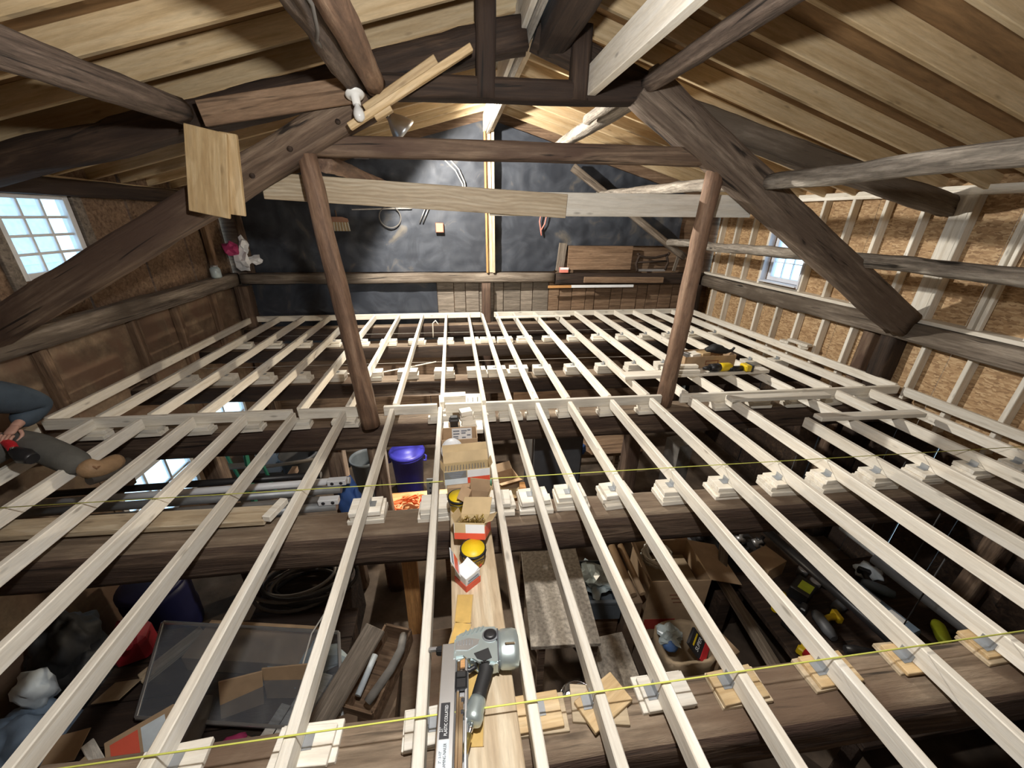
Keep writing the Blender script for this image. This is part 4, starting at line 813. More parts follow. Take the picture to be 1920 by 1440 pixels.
tube('spreader', [(3.22, 6.73, .85), (3.79, 6.73, .87)], .018, 'dark_timber', sw, 8); box('blade', (3.5, 6.73, .715), (.54, .004, .04), 'steel', parent=sw, ch=0)
tag(beam('lath', (3.92, 6.70, .70), (4.0, 6.74, 1.04), .06, .025, 'barn_board_grey', up=(0, -1, 0)), 'short slat leaning by the frame saw', 'board')
sb = empty('red_packet', (1.88, 6.72, .68), 'small red and white packet standing on the girt under the wide plank', 'box'); box('body', (1.88, 6.72, .725), (.15, .06, .085), 'pink_card', parent=sb); box('top_band', (1.88, 6.688, .752), (.15, .003, .035), 'white_card', parent=sb, ch=0)
pc = empty('pink_cap', (-3.28, 6.62, .70), 'crumpled pink and white cloth bundle stuffed at the gable corner of the left girt', 'cloth')
def blob(name, c_, r_, mt, par, amp=.25, sub=3, sd=0.0, sm=True):
    bm = bmesh.new(); bmesh.ops.create_icosphere(bm, subdivisions=sub, radius=1.0)
    for v_ in bm.verts:
        k_ = 1 + amp * noise.noise(v_.co * 1.7 + Vector((sd, sd, 0))) + amp * .5 * noise.noise(v_.co * 4 + Vector((0, sd, sd))); v_.co = Vector((v_.co.x * r_[0] * k_, v_.co.y * r_[1] * k_, v_.co.z * r_[2] * k_))
    bm.verts.index_update(); V_ = [v_.co.copy() for v_ in bm.verts]; F_ = [[v_.index for v_ in f_.verts] for f_ in bm.faces]; bm.free()
    return mesh(name, V_, F_, mt, par, Matrix.Translation(c_), sm)
blob('pink_fold', (-3.27, 6.55, 1.07), (.11, .10, .10), 'magenta', pc, .6, 2, 1.2, False); blob('white_fold', (-3.17, 6.60, .90), (.10, .08, .15), 'white_plastic', pc, .9, 2, 4.1, False); blob('white_fold', (-3.14, 6.66, 1.12), (.07, .06, .10), 'white_plastic', pc, .9, 2, 8.3, False); blob('white_fold', (-3.02, 6.64, .90), (.10, .05, .06), 'white_plastic', pc, .9, 2, 9.7, False)
tn = empty('glass_jar', (-3.38, 6.25, .70), 'small clear jar standing on the left girt beside the pink cloth', 'jar'); lathe('body', [(.0, 0), (.06, 0), (.065, .02), (.065, .12), (.045, .15), (.0, .15)], 'plastic_film', (-3.39, 6.22, .70), parent=tn); lathe('lid', [(.0, .15), (.047, .15), (.047, .17), (.0, .17)], 'alu', (-3.39, 6.22, .70), parent=tn)
tag(tube('flex_cable', [(-.45, 1.2, 2.24), (-.455, 1.85, 2.235), (-.495, 2.04, 2.225), (-.54, 2.18, 2.235), (-.565, 2.35, 2.27)], .008, 'hose_grey', n=8, sub=3), 'grey flexible cable running along the crooked bark log', 'cable')
tag(tube('wall_cable', [(-.36, 5.62, -.10), (-.35, 5.60, .12), (-.31, 5.60, .16), (-.27, 5.60, .10)], .008, 'cable_white', n=8, sub=3), 'white cable end hooking up between the joists near the gable', 'cable')
tag(tube('slack_cable', [(-1.5, 4.65, -.22), (-1.2, 4.75, -.32), (-.75, 4.9, -.30), (-.3, 4.95, -.24)], .008, 'cable_white', n=8, sub=3), 'slack white cable drooping under the joists behind the left log post', 'cable')
bs = empty('ballast_box', (-.55, 3.6, 2.1), 'small black transformer on the log left of the lower tie beam', 'box'); box('body', (-.72, 3.75, 2.03), (.13, .10, .10), 'black_plastic', parent=bs, ch=.01); box('plate', (-.72, 3.69, 2.03), (.06, .01, .05), 'alu', parent=bs, ch=.002)

# ================================================================== GROUND FLOOR CLUTTER
def bin_(x, y, z0, h, r, mat, label, lid=None, hand=True):
    t = empty('bin', (x, y, z0), label, 'bin')
    V = []; prof = [(r * .80, 0), (r * .82, .01), (r * .97, h - .05), (r * 1.06, h - .045), (r * 1.06, h), (r * .98, h), (r * .95, h - .05), (r * .78, .02)]
    n = 32; F = []
    for (rr, z) in prof:
        for j in range(n): V.append((rr * math.cos(2 * PI * j / n), rr * math.sin(2 * PI * j / n), z))
    for i in range(len(prof) - 1):
        for j in range(n): F.append((i * n + j, i * n + (j + 1) % n, (i + 1) * n + (j + 1) % n, (i + 1) * n + j))
    F.append(tuple(reversed(range(n)))); F.append(tuple(range((len(prof) - 1) * n, len(prof) * n)))
    mesh('body', V, F, mat, t, Matrix.Translation((x, y, z0)), True)
    if lid: lathe('lid', [(.0, h - .01), (r * 1.10, h - .01), (r * 1.12, h + .02), (r * 1.0, h + .05), (r * .85, h + .05), (r * .80, h + .075), (.0, h + .085)], lid, (x, y, z0), parent=t)
    if hand:
        for s_ in (-1, 1): tube('handle', [(x + s_ * r * .99, y - .07, z0 + h - .10), (x + s_ * r * 1.14, y - .06, z0 + h - .12), (x + s_ * r * 1.14, y + .06, z0 + h - .12), (x + s_ * r * .99, y + .07, z0 + h - .10)], .014, mat, t, 8)
    return t
bin_(-.80, 4.86, ZF, .72, .23, 'blue_plastic', 'blue lidded round bin on the ground floor', 'blue_plastic')
bin_(-2.36, 5.08, ZF, .70, .25, 'grey_plastic', 'dark grey open bin on the ground floor farther from the blue bin')
bin_(-1.40, 4.92, ZF, .65, .21, 'slate_plastic', 'dark open bin beside the blue bin, next to the brown prop')
tag(beam('wood_strip', (-2.9, 4.75, -1.62), (-1.85, 4.70, -1.48), .05, .03, 'barn_board_grey'), 'grey wood strip slanting across before the dark open bin', 'board')
# step ladder
ld = empty('step_ladder', (-2.72, 4.3, ZF), 'green step ladder standing by the lower window', 'ladder')
for x in (-2.93, -2.58):
    beam('rail', (x, 4.10, ZF + .0), (x + .03, 4.30, -.75), .03, .07, 'green_paint', ld); beam('rear_rail', (x + .01, 4.75, ZF), (x + .03, 4.36, -.75), .025, .04, 'green_paint', ld)
for k in range(5): t_ = (k + .7) / 5.3; box('step', (-2.74 + .02 * t_, 4.10 + .20 * t_, ZF + 1.55 * t_), (.33, .10, .025), 'alu', parent=ld)
box('top_cap', (-2.725, 4.32, -.74), (.42, .16, .04), 'white_plastic', parent=ld, ch=.01)
# pipes and gutters on a rack under the left joists
for x in (-2.9, -1.55): tag(beam('rack_bar', (x, 2.18, -.62), (x, 3.22, -.62), .05, .06, 'barn_board', None), 'wooden bar carrying the long pipes, ' + ('by the left wall' if x < -2 else 'near the outlet strips'), 'rack bar', 'rack bars under the pipes')
for k, (y, z, r, mt, x1, l) in enumerate(((2.36, -.555, .030, 'white_plastic', -.95, 'white pipe nearest the cross beam on the pipe rack'), (2.45, -.548, .036, 'black_plastic', -1.3, 'black pipe beside the white pipe on the rack'), (2.56, -.55, .034, 'galv', -1.0, 'galvanised pipe in the middle of the rack'), (2.66, -.556, .028, 'hose_grey', -1.15, 'dark grey pipe beyond the galvanised pipe'), (2.77, -.55, .034, 'galv', -1.02, 'second galvanised pipe farther in on the rack'), (2.89, -.554, .030, 'white_plastic', -.98, 'white pipe farthest in on the rack'), (3.0, -.555, .029, 'black_plastic', -1.25, 'black pipe farthest in on the rack'))):
    tag(tube('pipe', [(-3.35, y, z), (x1, y, z)], r, mt, n=14), l, 'pipe')
for k, (y, l) in enumerate(((2.56, 'white outlet strip end on the galvanised pipes'), (2.80, 'second white outlet strip end on the galvanised pipes'))):
    t = empty('outlet_box', (-1.05, y, -.515), l, 'outlet'); box('body', (-1.05, y, -.49), (.15, .06, .05), 'white_plastic', parent=t, ch=.005)
    for s_ in (-1, 1): lathe('socket', [(.0, 0), (.014, 0), (.014, .002), (.0, .002)], 'ink', (-1.05 + s_ * .035, y - .031, -.49), (PI / 2, 0, 0), t, 12)
tag(box('alu_channel', (-1.42, 2.30, -.52), (.30, .05, .04), 'alu'), 'short bright aluminium channel lying over the white pipe', 'channel')
jk = empty('blue_jacket', (-1.06, 3.12, -1.4), 'blue cloth jacket hanging from the mid beam left of the left log post', 'jacket'); blob('cloth', (-1.06, 3.02, -.92), (.09, .07, .30), 'blue_cloth', jk, .4, 3, 3.3); blob('sleeve', (-.98, 3.0, -1.0), (.05, .05, .26), 'blue_cloth', jk, .3, 3, 6.0)
# orange cord heap on a small shelf
sf = empty('low_shelf', (-.55, 3.5, ZF), 'small wooden stand holding the heap of orange cord', 'table'); box('top', (-.55, 3.5, -1.47), (.75, .60, .04), 'orange_wood', parent=sf)
for sx in (-1, 1):
    for sy in (-1, 1): box('leg', (-.55 + sx * .33, 3.5 + sy * .25, (ZF - 1.49) / 2), (.05, .05, -1.49 - ZF), 'barn_board', parent=sf)
oc = empty('orange_cord_heap', (-.6, 3.5, -1.45), 'tangled heap of orange extension cord with yellow ends', 'cord')
pts = []
for k in range(120): a = k * .55; rr = .13 + .05 * math.sin(k * 1.7); pts.append((-.60 + rr * 1.3 * math.cos(a) + .03 * math.sin(k), 3.46 + rr * math.sin(a), -1.435 + .055 * abs(math.sin(k * .37)) + .0004 * k))
tube('cord', pts, .009, 'orange_plastic', oc, 6)
pts = [(-.78 + .1 * math.cos(k * .8), 3.40 + .09 * math.sin(k * .9), -1.42 + .05 * abs(math.sin(k * .5))) for k in range(30)]; tube('yellow_end', pts, .010, 'cardboard_light', oc, 6); blob('plug', (-.44, 3.52, -1.36), (.06, .03, .03), 'red_plastic', oc, .2, 2)
# black cabinet and things near it
cb = empty('black_cabinet', (1.08, 3.75, ZF), 'tall matt black cabinet standing under the mid beam', 'cabinet'); box('body', (1.08, 3.85, (ZF - .62) / 2), (.60, .45, -.62 - ZF), 'black_plastic', parent=cb, ch=.01); box('door', (1.08, 3.62, (ZF - .62) / 2), (.56, .018, -.62 - ZF - .06), 'grey_plastic', parent=cb); tube('handle', [(1.30, 3.60, -1.2), (1.30, 3.58, -1.25), (1.30, 3.58, -1.4), (1.30, 3.60, -1.45)], .008, 'steel', cb, 8)
for k, (x, y, z, sz, mt, l) in enumerate(((.48, 3.62, -1.43, (.26, .20, .24), 'cardboard', 'torn carton on the ground beside the black cabinet'), (.40, 3.40, -1.45, (.18, .22, .20), 'cardboard_light', 'smaller pale carton on the ground by the black cabinet'))):
    c = empty('ground_carton', (x, y, z), l, 'box'); M = open_box('gc', (x, y, z), sz, mt, c, (0, 0, .3 + k)); flap(M, (0, sz[1] / 2, sz[2]), 'X', .6, sz[0], .1, mt, c); flap(M, (0, -sz[1] / 2, sz[2]), 'X', PI - .4, sz[0], .09, mt, c)
sf = empty('low_shelf', (.45, 3.5, ZF), 'wooden stand under the torn cartons by the black cabinet', 'table'); box('top', (.44, 3.5, -1.455), (.60, .60, .04), 'orange_wood', parent=sf)
for sx in (-1, 1):
    for sy in (-1, 1): box('leg', (.44 + sx * .25, 3.5 + sy * .25, (ZF - 1.475) / 2), (.05, .05, -1.475 - ZF), 'barn_board', parent=sf)
gc = empty('gas_cylinder', (.20, 3.3, ZF), 'green rolled tarp lying on the stand behind the cartons', 'tarp'); tube('roll', [(.18, 3.72, -1.38), (.42, 3.76, -1.36)], .055, 'green_paint', gc, 12, .01, 4); tube('tie', [(.28, 3.665, -1.37), (.285, 3.68, -1.30), (.29, 3.75, -1.30)], .006, 'cable_white', gc, 6)
mp = empty('metal_strip', (-.40, 2.30, -1.2), 'perforated galvanised strip standing beside the shipping carton', 'strip'); beam('strip', (-.26, 2.36, -.62), (-.24, 2.30, -.16), .05, .006, 'galv', mp, up=(0, -1, 0))
for k in range(9): lathe('hole', [(.0, 0), (.006, 0), (.006, .002), (.0, .002)], 'ink', (-.259 + .0022 * k, 2.352 - .0068 * k, -.58 + .048 * k), (PI / 2, 0, 0), mp, 8)
tb = empty('work_table', (1.9, 4.9, ZF), 'cluttered workbench standing far under the joists on the right', 'table'); box('top', (1.95, 4.6, -1.45), (1.1, .7, .05), 'barn_board', parent=tb)
for sx in (-1, 1):
    for sy in (-1, 1): box('leg', (1.95 + sx * .48, 4.6 + sy * .28, (ZF - 1.475) / 2), (.07, .07, -1.475 - ZF), 'brown_timber', parent=tb)
tag(box('grey_board', (2.0, 4.9, -1.15), (.80, .03, .55), 'stone_grey'), 'grey board standing on the workbench behind the triangle bracket', 'board')
tag(tube('triangle_bracket', [(1.75, 4.80, -1.40), (2.1, 4.80, -1.40), (1.95, 4.80, -1.02)], .012, 'black_plastic', closed=True, n=8), 'black triangular bracket leaning on the grey board', 'bracket')
tag(blob('blue_tarp', (1.55, 4.3, -1.34), (.13, .10, .09), 'blue_cloth', None, .3, 3, 2.0), 'small bundle of blue tarp on the workbench', 'tarp')
tag(box('concrete_block', (2.75, 3.85, -1.66), (.22, .24, 1.28), 'stone_grey', (0, 0, .2)), 'tall grey stone pillar under the joists right of the workbench', 'pillar')
hp = empty('dark_parts_heap', (2.9, 3.0, ZF), 'heap of dark glinting machine parts right of the stone pillar', 'parts')
for k in range(40): lathe('part', [(.0, 0), (.05, 0), (.05, .04), (.02, .05), (.02, .09), (.0, .09)], 'steel' if k % 5 == 0 else 'black_plastic', (2.85 + random.uniform(-.28, .32), 2.95 + random.uniform(-.4, .4), -1.76 + random.uniform(0, .16)), (random.uniform(-1.5, 1.5), random.uniform(-1.5, 1.5), 0), hp, 10)
tag(box('dark_chest', (2.88, 2.95, -2.03), (.75, .95, .52), 'black_plastic', ch=.02), 'dark chest under the heap of machine parts', 'chest')

# -- left bench with the framed pane, offcuts, hoses
bn = empty('low_bench', (-1.6, 2.1, ZF), 'low plank bench under the framed glass pane', 'bench')
for k in range(5): box('plank', (-1.86, 1.32 + k * .27, -1.70), (1.75, .262, .045), 'dark_timber', parent=bn)
for sx in (-1, 1):
    for sy in (-1, 1): box('leg', (-1.86 + sx * .80, 1.86 + sy * .58, (ZF - 1.72) / 2), (.09, .09, -1.72 - ZF), 'brown_timber', parent=bn)
gp = empty('framed_pane', (-1.65, 2.1, -1.6), 'aluminium framed glass pane lying aslant over the bench', 'window pane')
A, B, Cc, D = Vector((-2.44, 2.43, -1.46)), Vector((-1.03, 2.16, -1.46)), Vector((-1.22, 1.62, -1.60)), Vector((-2.28, 1.83, -1.60))
Cc = B + (D - A)
for p, q in ((A, B), (B, Cc), (Cc, D), (D, A)): beam('frame', p, q, .022, .022, 'alu', gp)
mesh('pane', [A, B, Cc, D], [(0, 1, 2, 3)], 'dusty_glass', gp)
tag(box('support_crate', (-1.7, 2.22, -1.595), (.9, .30, .15), 'cardboard', (0, 0, -.19)), 'flattened carton under the framed pane', 'box')
tag(blob('plastic_sheet', (-1.28, 2.05, -1.60), (.20, .14, .06), 'plastic_film', None, .9, 3, 7.0, False), 'crumpled clear plastic sheet under the framed pane', 'plastic sheet')
rf = empty('red_fuel_can', (-2.55, 2.33, -1.67), 'red plastic fuel can beside the framed pane', 'fuel can'); box('body', (-2.62, 2.34, -1.54), (.24, .20, .26), 'dark_red', (0, 0, .3), rf, .04); tube('spout', [(-2.56, 2.28, -1.42), (-2.50, 2.22, -1.36), (-2.46, 2.16, -1.34)], .022, 'dark_red', rf, 10); tube('handle', [(-2.72, 2.38, -1.41), (-2.68, 2.38, -1.34), (-2.60, 2.36, -1.34), (-2.58, 2.34, -1.41)], .014, 'dark_red', rf, 8)
tag(beam('offcut', (-2.46, 2.12, -1.66), (-2.18, 2.42, -1.60), .10, .05, 'pine_board'), 'pale timber offcut lying between the red can and the framed pane', 'wood block')
for k, (x, y, z, l, r, l_) in enumerate(((-1.36, 1.62, -1.635, .34, -.35, 'white stained timber offcut nearest the purple cloth'), (-1.27, 1.66, -1.635, .38, -.35, 'middle white stained timber offcut before the framed pane'), (-1.15, 1.72, -1.615, .46, -.35, 'longest white stained timber offcut before the framed pane'))):
    tag(box('stained_offcut', (x, y, z), (.085, l, .06), 'weathered_white', (0, 0, r)), l_, 'wood block')
c = empty('flat_carton', (-1.55, 1.75, -1.67), 'flattened brown carton standing behind the stained offcuts', 'box'); box('panel', (-1.62, 1.86, -1.56), (.26, .012, .28), 'cardboard', (-.3, .1, .2), c); box('panel', (-1.32, 1.90, -1.56), (.36, .012, .26), 'cardboard', (-.3, -.1, -.1), c)
c = empty('red_carton', (-2.22, 1.65, -1.67), 'flat carton with a red panel and white lettering on the bench edge', 'box'); Mr = Matrix.Translation((-2.12, 1.66, -1.60)) @ Matrix.Rotation(.55, 4, 'Z') @ Matrix.Rotation(.5, 4, 'X')
v, f = box_data(.34, .26, .05, .002); mesh('body', v, f, 'cardboard', c, Mr); v, f = box_data(.13, .20, .002, 0); mesh('panel', v, f, 'red_card', c, Mr @ Matrix.Translation((-.08, 0, .026))); v, f = box_data(.12, .20, .002, 0); mesh('panel', v, f, 'pale_print', c, Mr @ Matrix.Translation((.06, 0, .026)))
tag(tube('grey_tube', [(-1.86, 1.88, -1.60), (-1.82, 1.42, -1.60)], .055, 'hose_grey', n=18), 'thick grey tube lying before the framed pane', 'tube')
tag(blob('purple_cloth', (-1.56, 1.56, -1.62), (.10, .09, .06), 'magenta', None, .3, 3, 5.0), 'bundle of purple cloth beside the stained offcuts', 'cloth')
tag(blob('dark_cloth', (-1.75, 1.52, -1.63), (.11, .08, .05), 'hose_grey', None, .5, 3, 6.4), 'dark rag on the bench left of the purple cloth', 'cloth')
sc = empty('plastic_bag', (-3.05, 1.98, ZF), 'pale grey plastic sack slumped left of the bench', 'bag'); blob('sack', (-3.05, 1.90, -1.90), (.24, .22, .38), 'blue_grey', sc, .35, 4, 2.2); blob('sack_neck', (-3.02, 2.05, -1.50), (.10, .09, .16), 'pale_print', sc, .4, 3, 2.9)
bb = empty('blue_barrel', (-3.1, 3.0, ZF), 'dark blue drum with a pale blue lid in the shade by the left wall', 'drum'); lathe('body', [(.0, 0), (.24, 0), (.25, .03), (.26, .25), (.25, .28), (.26, .55), (.25, .62), (.0, .62)], 'navy_plastic', (-2.96, 3.02, ZF), parent=bb); lathe('lid', [(.0, .62), (.26, .62), (.26, .66), (.22, .67), (.0, .67)], 'navy_plastic', (-2.96, 3.02, ZF), parent=bb)
bk = empty('darkening_heap', (-2.9, 2.35, ZF), 'black cloth heap added to darken the gap between the blue drum and the pale sack', 'tarp'); blob('fold', (-3.08, 2.40, -1.97), (.26, .20, .33), 'rubber', bk, .4, 4, 3.1); blob('fold', (-3.18, 2.44, -1.62), (.17, .20, .28), 'rubber', bk, .4, 4, 7.7)  # black folds added to darken this corner
# heap of coiled dark hose
hz = empty('hose_pile', (-1.5, 2.75, -1.69), 'heap of coiled dark hose behind the framed pane', 'hose')
for k in range(10):
    x0, y0, z0 = -1.50 + random.uniform(-.10, .12), 2.75 + random.uniform(-.05, .06), -1.672 + k * .028; r0 = .30 + random.uniform(-.07, .05)
    pts = [(x0 + r0 * 1.2 * math.cos(a), y0 + r0 * .72 * math.sin(a), z0 + .012 * math.sin(2 * a + k)) for a in [2 * PI * j_ / 28 for j_ in range(28)]]
    tube('loop', pts, .015, 'rubber' if k % 3 == 0 else 'hose_grey', hz, closed=True, n=8)
tag(tube('bench_wire', [(-1.05, 2.6, -1.40), (-1.12, 2.35, -1.36), (-1.22, 2.15, -1.42), (-1.24, 1.95, -1.50)], .006, 'cable_white', n=6, sub=3), 'thin pale wire hanging over the framed pane', 'wire')
tag(box('hose_stand', (-1.5, 2.78, -1.99), (.8, .5, .60), 'dark_timber'), 'dark crate under the hose pile', 'crate')
# trough and plank in front of the orange-lit post
tag(beam('slanted_plank', (-1.04, 1.42, -1.44), (-.70, 2.02, -1.26), .16, .03, 'barn_board_grey'), 'wide dull plank slanting across beside the framed pane', 'board')
tr = empty('tool_trough', (-.68, 1.9, -1.6), 'open wooden trough with a bent white tube inside', 'trough')
open_box('tr', (-.68, 1.90, -1.66), (.22, .58, .16), 'barn_board', tr, (0, 0, -.35), .018)
tag(tube('white_tube', [(-.72, 1.96, -1.48), (-.80, 1.72, -1.52)], .022, 'pale_print', n=12), 'white sealant tube in the wooden trough', 'tube')
tag(tube('flex_duct', [(-.52, 2.06, -1.45), (-.52, 1.92, -1.40), (-.58, 1.80, -1.42), (-.72, 1.66, -1.50)], .030, 'stone_grey', n=12, sub=4), 'grey ribbed flexible duct bent over the wooden trough', 'duct')
tag(box('trough_crate', (-.755, 1.72, -1.985), (.40, .90, .63), 'panel_brown'), 'brown crate under the wooden trough', 'crate')
tag(box('brown_block', (-.86, 1.60, -1.62), (.15, .10, .10), 'panel_brown', (0, 0, .2)), 'reddish brown wood block below the wooden trough', 'wood block')
tag(blob('tool_bag', (-1.02, 1.42, -1.58), (.16, .12, .11), 'slate_plastic', None, .45, 3, 9.0), 'dark slumped tool bag at the near end of the bench', 'bag')
tag(tube('bag_handle', [(-1.10, 1.44, -1.52), (-1.02, 1.42, -1.42), (-.92, 1.42, -1.45), (-.86, 1.46, -1.56)], .016, 'rubber', n=8, sub=3), 'black hose loop over the tool bag', 'hose')
tag(beam('orange_lit_post', (-.46, 2.22, ZF), (-.42, 2.16, -.45), .11, .05, 'orange_wood'), 'wood post with orange light painted into its colour, left of the centre plank', 'post')  # warm light on the post is put into its orange colour
tag(box('sheet_panel', (-.34, 1.75, -1.80), (.40, .95, .05), 'panel_brown', (.35, 0, 0)), 'brown sheet lying aslant left of the centre plank', 'board')
# -- right of the plank
tt = empty('speckled_table', (.62, 2.1, ZF), 'paint speckled plywood table top right of the centre plank', 'table'); box('top', (.70, 2.13, -1.22), (.50, .92, .035), 'speckled_top', (0, 0, -.08), tt)
for sx in (-1, 1):
    for sy in (-1, 1): box('leg', (.70 + sx * .20, 2.13 + sy * .40, (ZF - 1.24) / 2), (.05, .05, -1.24 - ZF), 'brown_timber', parent=tt)
dr = empty('steel_drum', (.78, 1.62, ZF), 'shiny steel pail right of the centre plank', 'pail'); lathe('body', [(.0, 0), (.13, 0), (.14, .40), (.145, .41), (.135, .41), (.125, .02)], 'chrome', (.78, 1.60, ZF + .12), parent=dr); tube('bail', [(.65, 1.60, -1.80), (.68, 1.62, -1.66), (.78, 1.64, -1.62), (.90, 1.62, -1.68), (.92, 1.60, -1.80)], .005, 'steel', dr, 6, sub=2)
tag(box('pail_base', (.80, 1.60, -2.24), (.4, .4, .11), 'dark_timber'), 'dark plinth under the steel pail', 'crate')
tag(beam('dusty_board', (1.16, 1.45, -1.78), (1.12, 1.98, -1.66), .30, .02, 'speckled_top'), 'dusty board lying below the grey plastic tote', 'board')
tag(box('panel_crate', (1.15, 1.72, -2.04), (.36, .6, .50), 'dark_timber'), 'dark crate under the dusty board', 'crate')
gt = empty('grey_tote', (1.18, 2.35, ZF), 'dark grey plastic tote full of bags between the speckled table and the big carton', 'tote'); box('stand', (1.18, 2.42, -2.02), (.34, .42, .55), 'barn_board', parent=gt)
open_box('gt', (1.18, 2.40, -1.74), (.34, .44, .22), 'slate_plastic', gt, (0, 0, -.1), .012); box('rim', (1.18, 2.18, -1.53), (.38, .03, .03), 'slate_plastic', (0, 0, -.1), gt)
tag(blob('clear_bag', (1.18, 2.45, -1.56), (.13, .16, .07), 'plastic_film', None, .9, 3, 1.0, False), 'clear plastic bags in the grey tote', 'plastic bag')
for k, (x, r) in enumerate(((1.41, .035), (1.50, .028))): tag(tube('cardboard_tube', [(x, 2.66, -1.40), (x + .02, 2.18, -1.48)], r, 'cardboard', n=16), ('thick cardboard tube beside the big carton', 'thin cardboard tube against the big carton')[k], 'tube')
tag(box('tube_crate', (1.45, 2.45, -1.92), (.14, .60, .74), 'panel_brown'), 'narrow brown crate under the cardboard tubes', 'crate')
c = empty('big_carton', (1.98, 2.50, ZF), 'big open carton full of white cable with a red printed corner', 'box')
M = open_box('bc', (1.96, 2.50, ZF + .02), (.56, .48, .80), 'cardboard', c, (0, 0, -.10), .008)
flap(M, (.28, 0, .80), 'Y', .25, .48, .32, 'cardboard', c, .006); flap(M, (-.28, 0, .80), 'Y', PI + 1.0, .48, .22, 'cardboard', c, .006); flap(M, (0, .24, .80), 'X', .9, .56, .2, 'cardboard', c, .006); 
box('print', (0, 0, 0), (.30, .002, .14), 'red_print', parent=c, ch=0).matrix_basis = M @ Matrix.Translation((-.12, -.246, .22))
for k in range(3): box('print', (0, 0, 0), (.22 - .05 * k, .002, .014), 'brown_print', parent=c, ch=0).matrix_basis = M @ Matrix.Translation((.03, -.246, .62 - .05 * k))
cc = empty('cable_bundle', (1.86, 2.58, -1.6), 'tangle of white cable heaped in the big carton', 'cable')
for q_ in range(5):
    pts = [(1.85 + (.12 + .03 * math.sin(k + q_)) * math.cos(k * .7 + q_), 2.56 + (.12 + .03 * math.cos(k * 1.3)) * math.sin(k * .7 + q_), -1.555 + .07 * abs(math.sin(k * .31 + q_)) + .012 * q_) for k in range(44)]
    tube('cable', pts, .009, 'cable_white', cc, 6)
tag(box('carton_fill', (1.95, 2.49, -1.95), (.50, .42, .62), 'paper_tan', (0, 0, -.10)), 'packing paper filling the big carton under the white cable', 'paper')
pb = empty('paper_sack', (1.78, 1.88, ZF), 'torn tan paper sack with a black and red packet sticking out', 'sack')
V = []; F = []; n = 24
for j, (z, rx, ry) in enumerate(((0, .24, .20), (.15, .27, .22), (.35, .26, .21), (.52, .25, .19), (.62, .26, .20), (.60, .22, .16), (.40, .21, .15))):
    for i in range(n):
        a = 2 * PI * i / n; k_ = 1 + .08 * noise.noise(Vector((math.cos(a) * 2, math.sin(a) * 2, z * 5))); sq = (abs(math.cos(a)) ** 4 + abs(math.sin(a)) ** 4) ** -.25
        V.append((1.78 + rx * sq * k_ * math.cos(a) * .9, 1.86 + ry * sq * k_ * math.sin(a) * .9, ZF + z * (1 + .06 * noise.noise(Vector((a, z, 3)))) ))
for j in range(6):
    for i in range(n): F.append((j * n + i, j * n + (i + 1) % n, (j + 1) * n + (i + 1) % n, (j + 1) * n + i))
F.append(tuple(range(6 * n, 7 * n))); F.append(tuple(reversed(range(n)))); mesh('sack_body', V, F, 'paper_tan', pb, None, True)
pk = empty('foil_packet', (1.80, 1.84, -1.85), 'black and red packet with SUPER lettering in the paper sack', 'packet'); Mp = Matrix.Translation((1.85, 1.80, -1.66)) @ Matrix.Rotation(.75, 4, 'Z') @ Matrix.Rotation(.75, 4, 'X')
v, f = box_data(.17, .20, .03, .008); mesh('body', v, f, 'ink', pk, Mp); v, f = box_data(.17, .06, .032, .004); mesh('band', v, f, 'red_plastic', pk, Mp @ Matrix.Translation((0, -.07, .001))); lettering('SUPER', .048, Mp @ Matrix.Translation((0, .01, .0165)), 'white_card', pk); v, f = box_data(.12, .014, .002, 0); mesh('stripe', v, f, 'yellow_plastic', pk, Mp @ Matrix.Translation((0, .055, .0155)))
tag(blob('foil_bag', (1.68, 1.92, -1.68), (.09, .08, .05), 'plastic_film', None, .9, 3, 2.0, False), 'crumpled clear bag in the paper sack', 'plastic bag'); tag(blob('dark_roll', (1.66, 1.88, -1.72), (.07, .06, .06), 'blue_label', None, .2, 3, 5.0), 'dark blue roll in the paper sack', 'roll')
tag(box('carton_small', (2.10, 1.86, -2.05), (.26, .24, .50), 'cardboard', (0, 0, .3)), 'plain brown carton beside the paper sack', 'box')
tag(beam('lumber', (2.42, 2.35, -1.62), (2.30, 1.25, -1.62), .09, .05, 'grey_timber'), 'grey length of lumber lying on trestles right of the paper sack', 'lumber')
tag(beam('lumber', (2.42, 2.34, -1.60), (2.62, 2.62, -1.50), .08, .05, 'grey_timber'), 'short grey timber leaning at the end of the grey lumber', 'lumber')
for y in (1.4, 2.2):
    tag(box('trestle', (2.36, y, (ZF - 1.65) / 2), (.12, .10, -1.65 - ZF), 'dark_timber'), 'dark block trestle under the grey lumber, ' + ('beside the paper sack' if y < 2 else 'beside the big carton'), 'trestle', 'trestles under the grey lumber')
for k, (x0, y0, x1, y1, z, r, mt, l) in enumerate(((2.56, 2.35, 2.70, .95, -.90, .035, 'black_plastic', 'long black pipe hanging under the right joists'), (3.35, 2.2, 3.42, .6, -.95, .04, 'galv', 'long grey pipe hanging under the right joists beside the black pipe'), (3.1, 1.75, 3.2, .2, -.8, .05, 'grey_plastic', 'thick dark pipe under the right joists by the near cross beam'))):
    t = empty('hung_pipe', (x0, y0, z), l, 'pipe'); tube('pipe', [(x0, y0, z), (x1, y1, z)], r, mt, t, 14)
    for u in (.12, .80): xx, yy = x0 + (x1 - x0) * u, y0 + (y1 - y0) * u; tube('hanger', [(xx, yy, z + r), (xx, yy, -.12)], .004, 'rubber', t, 6)
